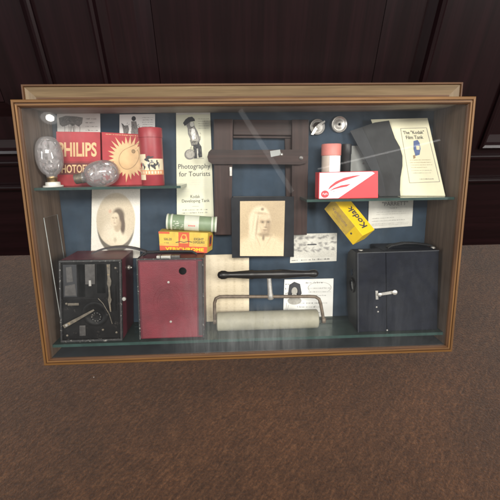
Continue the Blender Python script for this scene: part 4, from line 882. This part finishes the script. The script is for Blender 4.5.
def area(name, loc, target, sx, sy, power, col, shape='RECTANGLE', roll=0):
    l = bpy.data.lights.new(name, 'AREA'); l.shape = shape; l.size = sx; l.size_y = sy; l.energy = power; l.color = col
    o = bpy.data.objects.new(name, l); COL.objects.link(o)
    dvec = (Vector(target)-Vector(loc)).normalized(); o.matrix_world = Matrix.Translation(loc) @ dvec.to_track_quat('-Z', 'Y').to_matrix().to_4x4() @ Matrix.Rotation(roll, 4, 'Z'); return o
area('ceiling_light', (.2, -2.35, 2.62), (0, .1, .25), 1.7, .6, 146, (1, .945, .87))
area('side_fill', (-2.6, -2.35, 1.85), (0, .05, .28), .6, 1.3, 62, (.97, .98, 1))  # added fill lamp at the left for the case interior, not a window
area('side_fill', (2.7, -2.35, 1.85), (0, .05, .28), .6, 1.3, 114, (1, .97, .93))  # added fill lamp at the right, likewise no window
area('round_lamp', (-1.446, -2.15, 1.897), (-.28, .1, .4), .06, .05, .28, (1, .96, .9), 'ELLIPSE')
area('lamp_halo', (-1.47, -2.19, 1.92), (-.28, .1, .4), .13, .09, .07, (1, .96, .9), 'ELLIPSE')  # added faint disc, gives the round lamp's reflection a soft halo
def strip(name, a, b_, w, power):
    """added strip lamp from a to b, facing the case"""
    a = Vector(a); b_ = Vector(b_); c = (a+b_)/2; n = (c-Vector((0, .1, .25))).normalized(); x = (b_-a).normalized(); y = n.cross(x).normalized(); n2 = x.cross(y)
    l = bpy.data.lights.new(name, 'AREA'); l.shape = 'RECTANGLE'; l.size = (b_-a).length; l.size_y = w; l.energy = power; l.color = (1, .97, .93)
    o = bpy.data.objects.new(name, l); COL.objects.link(o); o.matrix_world = Matrix.Translation(c) @ Matrix((x, y, n2)).transposed().to_4x4()
strip('streak_lamp', (.059, -2.317, 2.066), (.51, -2.615, 1.43), .045, .12)  # added lamp, mirrored in the pane as the diagonal streak
strip('streak_lamp', (.733, -2.503, 1.596), (1.668, -2.163, 1.673), .012, .13)  # added lamp, mirrored in the pane as the thin white line

w = bpy.data.worlds.new('World'); scene.world = w; w.use_nodes = True
nt = w.node_tree; bg = nt.nodes['Background']; bg.inputs[1].default_value = 1
tc = N(nt, 'ShaderNodeTexCoord'); sx = N(nt, 'ShaderNodeSeparateXYZ'); L(nt, tc.outputs['Generated'], sx.inputs[0])    # dim room: pale ceiling, darker walls
wr = ramp(nt, [(.0, (.06, .055, .05)), (.60, (.10, .10, .105)), (.78, (.40, .39, .37))])
mr = N(nt, 'ShaderNodeMapRange'); mr.inputs[1].default_value = -1; mr.inputs[2].default_value = 1; L(nt, sx.outputs[2], mr.inputs[0]); L(nt, mr.outputs[0], wr.inputs[0]); L(nt, wr.outputs[0], bg.inputs[0])

scene.view_settings.view_transform = 'Standard'; scene.view_settings.look = 'None'; scene.view_settings.exposure = 0; scene.view_settings.gamma = 1
scene.cycles.max_bounces = 10; scene.cycles.transparent_max_bounces = 24; scene.cycles.use_denoising = True
scene.cycles.filter_width = 1.9
